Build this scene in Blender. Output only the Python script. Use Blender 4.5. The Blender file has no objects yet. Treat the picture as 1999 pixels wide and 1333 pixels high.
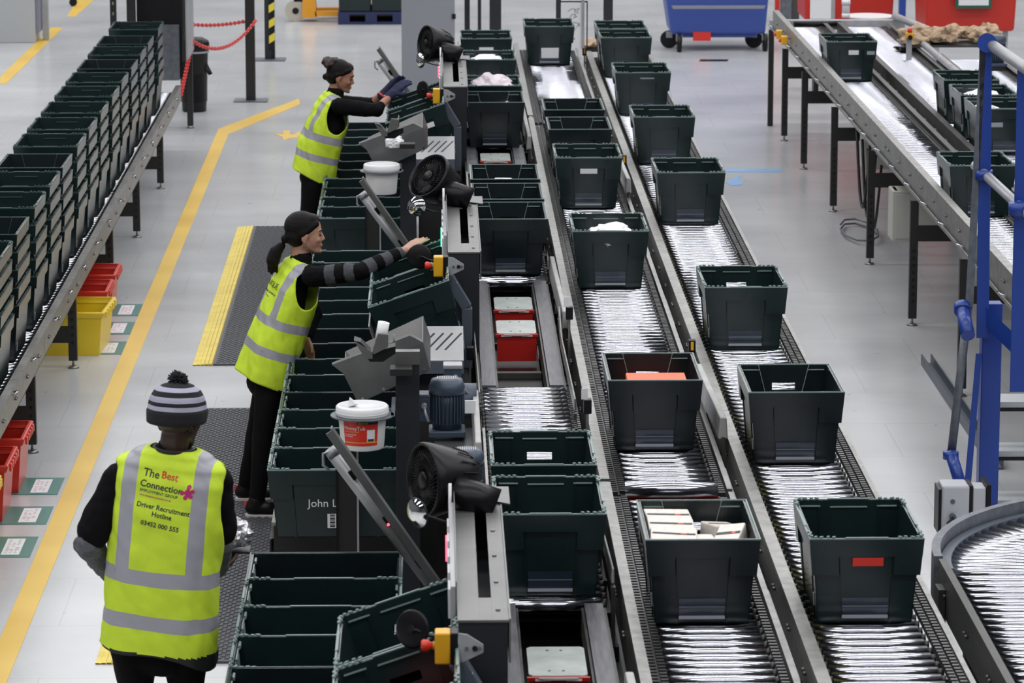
import bpy, bmesh, math, random
from mathutils import Vector, Matrix, noise
from mathutils.bvhtree import BVHTree
random.seed(7)
scene = bpy.context.scene
COL = scene.collection
R = math.radians
PI = math.pi
# ------------------------------------------------------------------ camera
F_PX = 7200.0
TH = math.atan(1384.5 / F_PX)
PS = math.atan(157.5 * math.cos(TH) / F_PX)
HC = 4.665
FW = Vector((math.sin(PS) * math.cos(TH), math.cos(PS) * math.cos(TH), -math.sin(TH)))
RT = Vector((math.cos(PS), -math.sin(PS), 0))
UP = RT.cross(FW)
CAM = Vector((0, 0, HC))
cam_d = bpy.data.cameras.new('camera')
cam = bpy.data.objects.new('camera', cam_d)
COL.objects.link(cam)
cam.matrix_world = Matrix.Translation(CAM) @ Matrix((RT, UP, -FW)).transposed().to_4x4()
cam_d.sensor_fit = 'HORIZONTAL'
cam_d.sensor_width = 36.0
cam_d.lens = 36.0 * F_PX / 1999.0
cam_d.clip_start = 0.5
cam_d.clip_end = 300
cam_d.dof.use_dof = True
cam_d.dof.focus_distance = 18.6
cam_d.dof.aperture_fstop = 9.0
scene.camera = cam

def ray(x, y):
    return FW + RT * ((x - 999.5) / F_PX) - UP * ((y - 666.5) / F_PX)
def Zp(x, y, z):
    d = ray(x, y); return CAM + d * ((z - HC) / d.z)
def W(x, y, Y):
    d = ray(x, y); return CAM + d * (Y / d.y)

# ------------------------------------------------------------------ light
scene.view_settings.view_transform = 'Standard'
scene.view_settings.look = 'None'
scene.view_settings.gamma = 1.0
scene.view_settings.exposure = 0.0
world = bpy.data.worlds.new('hall_light'); scene.world = world
world.use_nodes = True
bg = world.node_tree.nodes['Background']
bg.inputs[0].default_value = (0.80, 0.87, 1.0, 1)
bg.inputs[1].default_value = 0.30
def area(name, loc, sx, sy, power, color=(0.985, 0.985, 1.0)):
    l = bpy.data.lights.new(name, 'AREA'); l.shape = 'RECTANGLE'; l.size = sx; l.size_y = sy
    l.energy = power; l.color = color
    o = bpy.data.objects.new(name, l); COL.objects.link(o); o.location = loc
    return o
for k in range(10):
    area('ceiling_light_row', (1.0, 3.0 + 6.2 * k, 9.2), 30.0, 1.0, 985)
scene.cycles.max_bounces = 6
scene.cycles.use_denoising = True

# ------------------------------------------------------------------ materials
def mat(name, col, rough=0.5, metal=0.0, spec=0.5, noise_amt=0.0, noise_scale=8.0, bump=0.0, bump_scale=60.0,
        emit=None, emit_s=0.0, alpha=1.0, trans=0.0, col2=None, stretch=None, rough_var=0.0):
    m = bpy.data.materials.new(name); m.use_nodes = True
    nt = m.node_tree; b = nt.nodes['Principled BSDF']
    b.inputs['Base Color'].default_value = (*col, 1)
    b.inputs['Roughness'].default_value = rough
    b.inputs['Metallic'].default_value = metal
    b.inputs['Specular IOR Level'].default_value = spec
    b.inputs['Alpha'].default_value = alpha
    b.inputs['Transmission Weight'].default_value = trans
    if emit:
        b.inputs['Emission Color'].default_value = (*emit, 1)
        b.inputs['Emission Strength'].default_value = emit_s
    need = noise_amt or bump or rough_var
    if need:
        tc = nt.nodes.new('ShaderNodeTexCoord'); mp = nt.nodes.new('ShaderNodeMapping')
        nt.links.new(tc.outputs['Object'], mp.inputs[0])
        if stretch: mp.inputs['Scale'].default_value = stretch
    if noise_amt or rough_var:
        n = nt.nodes.new('ShaderNodeTexNoise'); n.inputs['Scale'].default_value = noise_scale
        n.inputs['Detail'].default_value = 5
        nt.links.new(mp.outputs[0], n.inputs['Vector'])
    if noise_amt:
        r = nt.nodes.new('ShaderNodeValToRGB'); r.color_ramp.elements[0].position = 0.35; r.color_ramp.elements[1].position = 0.65
        c2 = col2 or tuple(c * (1 - noise_amt) for c in col)
        r.color_ramp.elements[0].color = (*c2, 1); r.color_ramp.elements[1].color = (*col, 1)
        nt.links.new(n.outputs['Fac'], r.inputs[0]); nt.links.new(r.outputs[0], b.inputs['Base Color'])
    if rough_var:
        mr = nt.nodes.new('ShaderNodeMapRange'); mr.inputs[3].default_value = max(0.02, rough - rough_var); mr.inputs[4].default_value = rough + rough_var
        nt.links.new(n.outputs['Fac'], mr.inputs[0]); nt.links.new(mr.outputs[0], b.inputs['Roughness'])
    if bump:
        n2 = nt.nodes.new('ShaderNodeTexNoise'); n2.inputs['Scale'].default_value = bump_scale; n2.inputs['Detail'].default_value = 4
        nt.links.new(mp.outputs[0], n2.inputs['Vector'])
        bp = nt.nodes.new('ShaderNodeBump'); bp.inputs['Strength'].default_value = bump; bp.inputs['Distance'].default_value = 0.01
        nt.links.new(n2.outputs['Fac'], bp.inputs['Height']); nt.links.new(bp.outputs[0], b.inputs['Normal'])
    return m

M = {}
M['tote'] = mat('tote_green_plastic', (0.0075, 0.0185, 0.0180), 0.22, spec=0.55, noise_amt=0.3, noise_scale=7, col2=(0.006, 0.0150, 0.0155))
M['tote_b'] = mat('tote_bluegreen_plastic', (0.0075, 0.0135, 0.0160), 0.22, spec=0.55, noise_amt=0.3, noise_scale=7)
M['tote_rim'] = mat('tote_rim_plastic', (0.035, 0.07, 0.065), 0.34, spec=0.6)
M['tote_rim_pale'] = mat('tote_rim_wear_highlight', (0.17, 0.24, 0.225), 0.38, spec=0.6)  # pale colour holds both worn edges and the gloss highlight of the rim
M['pocket'] = mat('label_pocket_plastic', (0.02, 0.03, 0.045), 0.15, spec=0.6)
M['pocket_edge'] = mat('label_pocket_edge', (0.32, 0.34, 0.38), 0.25)
M['paper'] = mat('white_paper', (0.72, 0.73, 0.75), 0.6)
M['print'] = mat('black_print', (0.03, 0.03, 0.035), 0.6)
M['chrome'] = mat('zinc_roller_steel', (0.60, 0.61, 0.66), 0.16, 1.0, noise_amt=0.5, noise_scale=7, stretch=(1.2, 0.1, 0.1), rough_var=0.04, col2=(0.46, 0.47, 0.53))
M['rail'] = mat('galvanised_rail', (0.36, 0.355, 0.34), 0.38, 0.85, noise_amt=0.3, noise_scale=14)
M['rail_dark'] = mat('grey_painted_rail', (0.055, 0.055, 0.052), 0.45, noise_amt=0.3, noise_scale=10)
M['black'] = mat('black_plastic', (0.006, 0.006, 0.0075), 0.42, spec=0.3)
M['black_soft'] = mat('black_soft_plastic', (0.005, 0.005, 0.0065), 0.36, spec=0.25)
M['chain'] = mat('chain_guard_black', (0.02, 0.02, 0.02), 0.35)
M['yellowgreen'] = mat('roller_band_yellow', (0.30, 0.28, 0.03), 0.5)
M['steel'] = mat('brushed_steel', (0.21, 0.215, 0.215), 0.36, 0.7, noise_amt=0.25, noise_scale=6, bump=0.03)
M['slotplate'] = mat('pale_slotted_steel', (0.33, 0.335, 0.34), 0.4, 0.4, noise_amt=0.08, noise_scale=5)
M['steel_plate'] = mat('stainless_plate', (0.20, 0.20, 0.195), 0.38, 0.6, noise_amt=0.15, noise_scale=5)
M['housing'] = mat('dark_grey_housing', (0.019, 0.021, 0.026), 0.5, spec=0.35, noise_amt=0.2, noise_scale=5)
M['arm'] = mat('bluegrey_bracket', (0.075, 0.092, 0.118), 0.42)
M['motor'] = mat('motor_bluegrey_paint', (0.045, 0.066, 0.10), 0.40)
M['belt'] = mat('grey_transfer_belt', (0.12, 0.12, 0.135), 0.42, noise_amt=0.4, noise_scale=20, stretch=(4, 0.3, 1))
M['redbox'] = mat('red_cassette', (0.42, 0.012, 0.008), 0.4)
M['whiteplate'] = mat('pale_cassette_plate', (0.50, 0.55, 0.52), 0.3, noise_amt=0.25, noise_scale=9)
M['yellow'] = mat('estop_yellow', (0.72, 0.38, 0.015), 0.4)
M['red'] = mat('estop_red', (0.65, 0.035, 0.02), 0.35)
M['redled'] = mat('red_indicator_light', (1, 0.05, 0.06), 0.4, emit=(1, 0.05, 0.08), emit_s=5)
M['greenled'] = mat('green_indicator_light', (0.05, 1, 0.4), 0.4, emit=(0.1, 1, 0.5), emit_s=3)
M['clear'] = mat('clear_plastic_cover', (0.62, 0.64, 0.68), 0.2, alpha=0.75)
M['mirror'] = mat('convex_mirror_glass', (0.9, 0.9, 0.9), 0.03, 1.0)
M['white'] = mat('white_plastic', (0.74, 0.74, 0.75), 0.4)
M['redlabel'] = mat('red_tub_label', (0.62, 0.03, 0.02), 0.4)
M['blue'] = mat('blue_steel_paint', (0.012, 0.045, 0.26), 0.35)
M['pipe'] = mat('galvanised_pipe', (0.42, 0.43, 0.45), 0.4, 0.35, noise_amt=0.2)
M['greysteel'] = mat('mottled_grey_steel', (0.15, 0.165, 0.19), 0.45, 0.3, noise_amt=0.3, noise_scale=20)
M['legsteel'] = mat('dark_leg_steel', (0.02, 0.02, 0.019), 0.45, spec=0.35)
M['ctrl'] = mat('control_box_grey', (0.42, 0.43, 0.47), 0.45)
M['cream'] = mat('cream_cabinet', (0.40, 0.40, 0.36), 0.5)
M['binblue'] = mat('blue_bin_plastic', (0.035, 0.075, 0.32), 0.42)
M['binred'] = mat('red_bin_plastic', (0.50, 0.022, 0.012), 0.42)
M['cratered'] = mat('red_crate_plastic', (0.58, 0.028, 0.015), 0.32, spec=0.6)
M['crateyellow'] = mat('yellow_crate_plastic', (0.78, 0.56, 0.02), 0.32, spec=0.6)
M['cabinet'] = mat('pale_grey_cabinet', (0.40, 0.42, 0.43), 0.5)
M['truck'] = mat('orange_yellow_truck', (0.75, 0.33, 0.02), 0.4)
M['palletblue'] = mat('blue_pallet', (0.012, 0.02, 0.08), 0.6)
M['navy'] = mat('navy_knit', (0.012, 0.016, 0.05), 0.9, bump=0.3, bump_scale=300)
M['kraft'] = mat('brown_kraft_paper', (0.50, 0.36, 0.24), 0.75, noise_amt=0.3, noise_scale=12)
M['pinkpaper'] = mat('pale_pink_paper', (0.70, 0.62, 0.66), 0.7, noise_amt=0.2, noise_scale=20)
M['silverbag'] = mat('silver_plastic_bag', (0.62, 0.62, 0.66), 0.22, 0.6, noise_amt=0.4, noise_scale=12)
M['orange'] = mat('orange_card', (0.85, 0.16, 0.07), 0.6)
M['redplastic'] = mat('red_wrapping', (0.55, 0.03, 0.04), 0.2)
M['beige'] = mat('patterned_packs', (0.62, 0.52, 0.42), 0.35, noise_amt=0.5, noise_scale=45, col2=(0.72, 0.72, 0.70), stretch=(1, 3, 1))
M['chainred'] = mat('red_plastic_chain', (0.60, 0.03, 0.03), 0.4)
M['floorgreen'] = mat('green_floor_vinyl', (0.055, 0.19, 0.165), 0.35)
M['floorblue'] = mat('blue_floor_tape', (0.16, 0.36, 0.66), 0.4)
M['matgrey'] = None
# vest, clothes, skin
M['hivis'] = mat('fluorescent_yellow_fabric', (0.60, 0.80, 0.035), 0.75, bump=0.35, bump_scale=16, noise_amt=0.10, noise_scale=11)
M['reflect'] = mat('reflective_grey_tape', (0.34, 0.34, 0.385), 0.4, bump=0.05, bump_scale=40)
M['binding'] = mat('black_binding', (0.01, 0.01, 0.012), 0.7)
M['blackcloth'] = mat('black_fabric', (0.004, 0.004, 0.005), 0.85, spec=0.12, bump=0.15, bump_scale=40)
M['greycloth'] = mat('grey_marl_fabric', (0.11, 0.115, 0.13), 0.85, noise_amt=0.3, noise_scale=50, bump=0.2, bump_scale=35)
M['stripegrey'] = mat('charcoal_stripe_knit', (0.055, 0.058, 0.068), 0.9, bump=0.2, bump_scale=120)
M['hatgrey'] = mat('lilac_grey_knit', (0.36, 0.36, 0.46), 0.9, bump=0.25, bump_scale=150)
M['hair'] = mat('dark_brown_hair', (0.005, 0.0032, 0.003), 0.5, spec=0.16, bump=0.5, bump_scale=90, stretch=(1, 1, 6), noise_amt=0.3, noise_scale=30)
M['hairred'] = mat('auburn_hair', (0.035, 0.012, 0.009), 0.5, bump=0.6, bump_scale=80, noise_amt=0.5, noise_scale=30)
M['skin1'] = mat('tan_skin', (0.34, 0.165, 0.105), 0.5)
M['skin2'] = mat('light_brown_skin', (0.42, 0.225, 0.155), 0.5)
M['skin3'] = mat('dark_skin', (0.045, 0.024, 0.018), 0.45)
M['lip'] = mat('lip_skin', (0.24, 0.07, 0.06), 0.4)
M['eye'] = mat('eye_dark', (0.01, 0.008, 0.006), 0.15)
M['solewhite'] = mat('white_rubber_sole', (0.55, 0.53, 0.50), 0.6)
M['magenta'] = mat('magenta_print', (0.50, 0.02, 0.18), 0.6)
M['navyprint'] = mat('dark_blue_print', (0.015, 0.03, 0.08), 0.6)

# ------------------------------------------------------------------ mesh builder
class MB:
    def __init__(s): s.v = []; s.f = []; s.m = []; s.sm = []
    def add(s, vs, fs, mi=0, smooth=False):
        o = len(s.v); s.v += [tuple(p) for p in vs]
        for f in fs: s.f.append([i + o for i in f]); s.m.append(mi); s.sm.append(smooth)
        return s
    def hexa(s, p, mi=0):   # p: 8 points, bottom 4 (ccw) then top 4
        return s.add(p, [(3, 2, 1, 0), (4, 5, 6, 7), (0, 1, 5, 4), (1, 2, 6, 5), (2, 3, 7, 6), (3, 0, 4, 7)], mi)
    def box(s, x0, x1, y0, y1, z0, z1, mi=0, mx=None):
        p = [Vector(q) for q in ((x0, y0, z0), (x1, y0, z0), (x1, y1, z0), (x0, y1, z0), (x0, y0, z1), (x1, y0, z1), (x1, y1, z1), (x0, y1, z1))]
        if mx is not None: p = [mx @ q for q in p]
        return s.hexa(p, mi)
    def cyl(s, a, b, r0, r1=None, n=16, mi=0, caps=True, smooth=True):
        a = Vector(a); b = Vector(b); r1 = r0 if r1 is None else r1
        d = (b - a).normalized(); u = d.orthogonal().normalized(); w = d.cross(u)
        vs = []
        for c, r in ((a, r0), (b, r1)):
            for i in range(n):
                t = 2 * PI * i / n; vs.append(c + (u * math.cos(t) + w * math.sin(t)) * r)
        fs = [(i, (i + 1) % n, n + (i + 1) % n, n + i) for i in range(n)]
        s.add(vs, fs, mi, smooth)
        if caps:
            s.add(vs[:n], [tuple(range(n - 1, -1, -1))], mi); s.add(vs[n:], [tuple(range(n))], mi)
        return s
    def tube(s, pts, r, n=8, mi=0):
        pts = [Vector(p) for p in pts]; rs = r if isinstance(r, (list, tuple)) else [r] * len(pts)
        vs = []; u = None
        for i, p in enumerate(pts):
            d = (pts[min(i + 1, len(pts) - 1)] - pts[max(i - 1, 0)]).normalized()
            if u is None: u = d.orthogonal().normalized()
            else:
                u = (u - d * u.dot(d)); u = u.normalized() if u.length > 1e-6 else d.orthogonal().normalized()
            w = d.cross(u)
            for k in range(n):
                t = 2 * PI * k / n; vs.append(p + (u * math.cos(t) + w * math.sin(t)) * rs[i])
        fs = []
        for i in range(len(pts) - 1):
            for k in range(n):
                fs.append((i * n + k, i * n + (k + 1) % n, (i + 1) * n + (k + 1) % n, (i + 1) * n + k))
        s.add(vs, fs, mi, True)
        s.add(vs[:n], [tuple(range(n - 1, -1, -1))], mi); s.add(vs[-n:], [tuple(range(n))], mi)
        return s
    def lathe(s, prof, n=24, mi=0, mx=None, smooth=True):   # prof: (r,z) list about Z
        vs = []
        for r, z in prof:
            for k in range(n):
                t = 2 * PI * k / n; q = Vector((r * math.cos(t), r * math.sin(t), z)); vs.append(mx @ q if mx is not None else q)
        fs = []
        for i in range(len(prof) - 1):
            for k in range(n):
                fs.append((i * n + k, i * n + (k + 1) % n, (i + 1) * n + (k + 1) % n, (i + 1) * n + k))
        return s.add(vs, fs, mi, smooth)
    def prism(s, poly, axis, a0, a1, mi=0):  # poly of 2D pts, extruded on axis
        def P(q, a):
            if axis == 'y': return (q[0], a, q[1])
            if axis == 'x': return (a, q[0], q[1])
            return (q[0], q[1], a)
        n = len(poly); vs = [P(q, a0) for q in poly] + [P(q, a1) for q in poly]
        fs = [tuple(range(n)), tuple(range(2 * n - 1, n - 1, -1))] + [(i, n + i, n + (i + 1) % n, (i + 1) % n) for i in range(n)]
        return s.add(vs, fs, mi)
    def ball(s, c, r, n=12, mi=0, sc=(1, 1, 1)):
        c = Vector(c); prof = [(math.sin(PI * i / n), -math.cos(PI * i / n)) for i in range(n + 1)]
        mx = Matrix.Translation(c) @ Matrix.Diagonal((r * sc[0], r * sc[1], r * sc[2], 1))
        return s.lathe([(max(p[0], 1e-4), p[1]) for p in prof], 2 * n, mi, mx)
    def mesh(s, name, mats):
        me = bpy.data.meshes.new(name); me.from_pydata(s.v, [], s.f)
        for m in (mats if isinstance(mats, (list, tuple)) else [mats]): me.materials.append(m)
        for i, p in enumerate(me.polygons): p.material_index = s.m[i]; p.use_smooth = s.sm[i]
        bm = bmesh.new(); bm.from_mesh(me); bmesh.ops.remove_doubles(bm, verts=bm.verts, dist=1e-6) if any(s.sm) else None
        bmesh.ops.recalc_face_normals(bm, faces=bm.faces); bm.to_mesh(me); bm.free()
        return me
    def build(s, name, mats, parent=None, bevel=0.0):
        o = bpy.data.objects.new(name, s.mesh(name, mats)); COL.objects.link(o)
        if parent: o.parent = parent
        if bevel:
            b = o.modifiers.new('bevel', 'BEVEL'); b.width = bevel; b.segments = 2; b.limit_method = 'ANGLE'; b.angle_limit = R(40)
        return o

def tag(o, label=None, cat=None, group=None, kind=None):
    if label: o['label'] = label
    if cat: o['category'] = cat
    if group: o['group'] = group
    if kind: o['kind'] = kind
    return o
def thing(name, label, cat, loc=(0, 0, 0), group=None, rz=0.0):
    o = bpy.data.objects.new(name, None); COL.objects.link(o); o.empty_display_size = 0.1
    o.location = loc; o.rotation_euler = (0, 0, rz)
    return tag(o, label, cat, group)
def copy_tree(o, parent=None):
    c = o.copy(); COL.objects.link(c); c.parent = parent
    for ch in list(o.children): copy_tree(ch, c)
    return c
def ordn(k): return ['nearest', 'second', 'third', 'fourth', 'fifth', 'sixth', 'seventh', 'eighth', 'ninth', 'tenth', 'eleventh', 'twelfth', 'thirteenth', 'fourteenth', 'fifteenth', 'sixteenth', 'seventeenth', 'eighteenth', 'nineteenth', 'twentieth', 'twenty-first', 'twenty-second', 'twenty-third', 'twenty-fourth', 'twenty-fifth'][k]

# ------------------------------------------------------------------ floor
def floor_material():
    m = bpy.data.materials.new('pale_grey_epoxy_floor'); m.use_nodes = True
    nt = m.node_tree; b = nt.nodes['Principled BSDF']
    tc = nt.nodes.new('ShaderNodeTexCoord')
    n1 = nt.nodes.new('ShaderNodeTexNoise'); n1.inputs['Scale'].default_value = 0.9; n1.inputs['Detail'].default_value = 6
    n2 = nt.nodes.new('ShaderNodeTexNoise'); n2.inputs['Scale'].default_value = 1.5; n2.inputs['Detail'].default_value = 5
    nt.links.new(tc.outputs['Object'], n1.inputs[0]); nt.links.new(tc.outputs['Object'], n2.inputs[0])
    r = nt.nodes.new('ShaderNodeValToRGB')
    r.color_ramp.elements[0].position = 0.3; r.color_ramp.elements[0].color = (0.47, 0.475, 0.485, 1)
    r.color_ramp.elements[1].position = 0.7; r.color_ramp.elements[1].color = (0.58, 0.59, 0.60, 1)
    nt.links.new(n1.outputs['Fac'], r.inputs[0])
    br = nt.nodes.new('ShaderNodeTexBrick'); br.inputs['Scale'].default_value = 1.0
    br.inputs['Brick Width'].default_value = 0.9; br.inputs['Row Height'].default_value = 0.9; br.offset = 0.5
    br.inputs['Mortar Size'].default_value = 0.004
    br.inputs['Color1'].default_value = (1, 1, 1, 1); br.inputs['Color2'].default_value = (0.96, 0.96, 0.965, 1); br.inputs['Mortar'].default_value = (0.78, 0.78, 0.79, 1)
    nt.links.new(tc.outputs['Object'], br.inputs['Vector'])
    mx = nt.nodes.new('ShaderNodeMixRGB'); mx.blend_type = 'MULTIPLY'; mx.inputs[0].default_value = 0.55
    nt.links.new(r.outputs[0], mx.inputs[1]); nt.links.new(br.outputs[0], mx.inputs[2])
    # scuffs
    n3 = nt.nodes.new('ShaderNodeTexNoise'); n3.inputs['Scale'].default_value = 5.5; n3.inputs['Detail'].default_value = 8
    mp = nt.nodes.new('ShaderNodeMapping'); mp.inputs['Scale'].default_value = (1.6, 1.6, 1)
    nt.links.new(tc.outputs['Object'], mp.inputs[0]); nt.links.new(mp.outputs[0], n3.inputs[0])
    r3 = nt.nodes.new('ShaderNodeValToRGB'); r3.color_ramp.elements[0].position = 0.715; r3.color_ramp.elements[0].color = (1, 1, 1, 1)
    r3.color_ramp.elements[1].position = 0.75; r3.color_ramp.elements[1].color = (0.4, 0.38, 0.36, 1)
    nt.links.new(n3.outputs['Fac'], r3.inputs[0])
    mx2 = nt.nodes.new('ShaderNodeMixRGB'); mx2.blend_type = 'MULTIPLY'; mx2.inputs[0].default_value = 0.8
    nt.links.new(mx.outputs[0], mx2.inputs[1]); nt.links.new(r3.outputs[0], mx2.inputs[2])
    nt.links.new(mx2.outputs[0], b.inputs['Base Color'])
    mr = nt.nodes.new('ShaderNodeMapRange'); mr.inputs[3].default_value = 0.17; mr.inputs[4].default_value = 0.25
    nt.links.new(n2.outputs['Fac'], mr.inputs[0]); nt.links.new(mr.outputs[0], b.inputs['Roughness'])
    return m
M['floor'] = floor_material()
tag(MB().box(-16, 20, -6, 64, -0.2, 0).build('floor', M['floor']), kind='structure')
M['wall'] = mat('dark_grey_wall_cladding', (0.10, 0.105, 0.115), 0.6)
M['roof'] = mat('dark_roof_deck', (0.07, 0.072, 0.078), 0.7)
tag(MB().box(-16, 20, 64, 64.2, 0, 11).build('wall_back', M['wall']), kind='structure')
tag(MB().box(-16, 20, -6.2, -6, 0, 11).build('wall_front', M['wall']), kind='structure')
tag(MB().box(-16.2, -16, -6, 64, 0, 11).build('wall_left', M['wall']), kind='structure')
tag(MB().box(20, 20.2, -6, 64, 0, 11).build('wall_right', M['wall']), kind='structure')
tag(MB().box(-16.2, 20.2, -6.2, 64.2, 11, 11.2).build('ceiling', M['roof']), kind='structure')

def tape_material(name, c1, c2):
    return mat(name, c1, 0.38, noise_amt=0.4, noise_scale=1.3, col2=c2)
M['tape'] = tape_material('yellow_floor_tape', (0.78, 0.52, 0.08), (0.70, 0.44, 0.05))
def flat(name, pts, m, z=0.003, parent=None):
    mb = MB(); mb.prism([(p.x, p.y) for p in pts], 'z', 0.0005, z); return mb.build(name, m, parent)
# main yellow line: left edge and right edge along depth, then the bend
l0 = Zp(0, 1240, 0); xl = -2.055; xr = -1.94
a = Zp(424, 290, 0); bnd = [Vector((xl, 8, 0)), Vector((xr, 8, 0)), Vector((xr, Zp(455, 262, 0).y, 0)), Zp(586, 204, 0), Zp(583, 193, 0), Vector((xl, Zp(430, 252, 0).y, 0))]
tag(flat('floor_line', bnd, M['tape']), 'long yellow walkway line bending right at its far end', 'floor line')
tag(flat('floor_line', [Zp(0, 165, 0), Zp(13, 163, 0), Zp(123, 54, 0), Zp(100, 54, 0), Zp(0, 150, 0)], M['tape']), 'short yellow floor line beside the grey cabinet at upper left', 'floor line')
tag(flat('floor_line', [Zp(131, 32, 0), Zp(147, 32, 0), Zp(183, 0, 0), Zp(150, 0, 0)], M['tape']), 'farthest yellow floor line fragment at the top edge left of the stacks', 'floor line')
tag(flat('floor_line', [Zp(1410, 336, 0), Zp(1527, 336, 0), Zp(1524, 330, 0), Zp(1410, 330, 0)], M['floorblue']), 'pale blue tape line on the floor left of the right hand conveyor', 'floor line')
arrow = [(535, 262), (552, 268), (553, 274), (565, 270), (580, 269), (590, 259), (582, 257), (574, 263), (566, 262), (566, 255), (553, 255), (553, 262)]
tag(flat('floor_arrow', [Zp(x, y, 0) for x, y in arrow], M['tape']), 'worn yellow arrow mark behind the farthest woman', 'floor mark')
barr = [(1416, 356), (1427, 363), (1450, 361), (1452, 356), (1440, 352), (1447, 344), (1436, 344), (1430, 350)]
tag(flat('floor_arrow', [Zp(x, y, 0) for x, y in barr], M['floorblue']), 'faded blue arrow mark on the open floor on the right', 'floor mark')
tag(flat('floor_slot', [Zp(1365, 120, 0), Zp(1420, 120, 0), Zp(1422, 116, 0), Zp(1367, 116, 0)], M['black_soft'], 0.002), 'small dark plate in the floor below the blue bin', 'floor plate')

# floor signs (green vinyl sheet with a white printed sheet)
def sign(pxq, lab):
    q = [Zp(x, y, 0) for x, y in pxq]
    x0 = min(p.x for p in q); x1 = max(p.x for p in q); y0 = min(p.y for p in q); y1 = max(p.y for p in q)
    t = thing('floor_sign', lab, 'floor sign', ((x0 + x1) / 2, (y0 + y1) / 2, 0), 'green floor signs by the crates')
    w = (x1 - x0) / 2; h = (y1 - y0) / 2
    MB().box(-w, w, -h, h, 0.0005, 0.0025).build('vinyl_sheet', M['floorgreen'], t)
    MB().box(-w * 0.42, w * 0.42, -h * 0.78, h * 0.78, 0.0025, 0.0035).build('paper_sheet', M['paper'], t)
    pr = MB()
    for i in range(9):
        yy = -h * 0.6 + i * h * 1.2 / 8
        for j in range(3):
            xx = -w * 0.3 + j * w * 0.2
            if random.random() < 0.75: pr.box(xx, xx + w * random.uniform(0.08, 0.17), yy, yy + h * 0.05, 0.0035, 0.004)
    pr.build('printed_text', mat('grey_red_print', (0.35, 0.22, 0.24), 0.6) if 'M_sp' not in M else M['M_sp'], t)
M['M_sp'] = mat('faded_print', (0.45, 0.33, 0.35), 0.6)
for yb, yt, xl_, xr_, lab in [
        (1088, 1048, -4, 56, 'green floor sign nearest the camera at the left edge'),
        (1024, 989, 8, 88, 'second green floor sign from the camera, by the near red crates'),
        (966, 933, 37, 110, 'third green floor sign from the camera, beside the red crate'),
        (692, 667, 185, 238, 'nearest green floor sign of the three beside the yellow crate'),
        (653, 629, 205, 255, 'middle green floor sign of the three beside the yellow crate'),
        (617, 594, 215, 270, 'farthest green floor sign of the three by the yellow crate')]:
    z0 = Zp(xr_, yb, 0); z1 = Zp(xr_, yt, 0)
    Xr = z0.x + 0.0; Xl = Zp(xl_ - (yb - yt) * 0.3, yb, 0).x
    q = [(xr_, yb), (xr_ + (yb-yt)*0.42, yt)]
    x1 = Zp(xr_ + 2, yb, 0).x; x0 = x1 - 0.27
    t0, t1 = z0.y, z1.y
    class _P: pass
    t = thing('floor_sign', lab, 'floor sign', ((x0 + x1) / 2, (t0 + t1) / 2, 0), 'green floor signs by the crates')
    w = (x1 - x0) / 2; h = (t1 - t0) / 2
    MB().box(-w, w, -h, h, 0.0005, 0.0025).build('vinyl_sheet', M['floorgreen'], t)
    MB().box(-w * 0.15, w * 0.55, -h * 0.78, h * 0.78, 0.0025, 0.0035).build('paper_sheet', M['paper'], t)
    pr = MB()
    for i in range(9):
        yy = -h * 0.6 + i * h * 1.2 / 8
        for j in range(3):
            xx = -w * 0.05 + j * w * 0.18
            if random.random() < 0.75: pr.box(xx, xx + w * random.uniform(0.08, 0.16), yy, yy + h * 0.05, 0.0035, 0.004)
    pr.build('printed_text', M['M_sp'], t)

# anti-fatigue mats
def mat_material():
    m = bpy.data.materials.new('ribbed_grey_rubber'); m.use_nodes = True
    nt = m.node_tree; b = nt.nodes['Principled BSDF']; b.inputs['Roughness'].default_value = 0.55
    b.inputs['Base Color'].default_value = (0.062, 0.064, 0.072, 1)
    return m
M['rubber'] = mat_material()
M['rubberyellow'] = mat('yellow_mat_edge', (0.78, 0.62, 0.12), 0.6, noise_amt=0.15, noise_scale=9)
def floor_mat(x0, x1, y0, y1, label, edge=True):
    t = thing('floor_mat', label, 'floor mat', ((x0 + x1) / 2, (y0 + y1) / 2, 0), 'anti-fatigue floor mats')
    cx, cy = (x0 + x1) / 2, (y0 + y1) / 2
    e = x0 + (0.13 if edge else 0)
    b = MB(); b.box(e - cx, x1 - cx, y0 - cy, y1 - cy, 0.001, 0.012)
    sp = 0.035; k = 0; yy = y0 + 0.03        # raised pads, two alternating rows
    while yy < y1 - 0.03:
        xx = e + 0.02 + (0.02 if k % 2 else 0)
        while xx < x1 - 0.03:
            b.hexa([(xx - cx, yy - cy, 0.012), (xx + 0.026 - cx, yy + 0.006 - cy, 0.012), (xx + 0.026 - cx, yy + 0.022 - cy, 0.012), (xx - cx, yy + 0.016 - cy, 0.012),
                    (xx - cx + .003, yy - cy + .003, 0.017), (xx + 0.023 - cx, yy + 0.008 - cy, 0.017), (xx + 0.023 - cx, yy + 0.02 - cy, 0.017), (xx - cx + .003, yy + 0.014 - cy, 0.017)])
            xx += 0.04
        yy += 0.034; k += 1
    b.build('rubber_pad', M['rubber'], t)
    if edge:
        m2 = MB(); n = 5
        for i in range(n):
            xa = x0 + 0.13 * i / n; xb = x0 + 0.13 * (i + 0.8) / n; h = 0.004 + 0.010 * (i + 1) / n
            m2.box(xa - cx, xb - cx, y0 - cy, y1 - cy, 0.001, h)
        m2.box(x0 - cx, e - cx, y0 - cy, y1 - cy, 0.0008, 0.005)
        m2.build('yellow_edge', M['rubberyellow'], t)
xm = Zp(376, 714, 0).x
floor_mat(xm, -0.80, Zp(376, 714, 0).y, Zp(463, 444, 0).y, 'dark ribbed floor mat with a yellow edge behind the middle woman')
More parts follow.
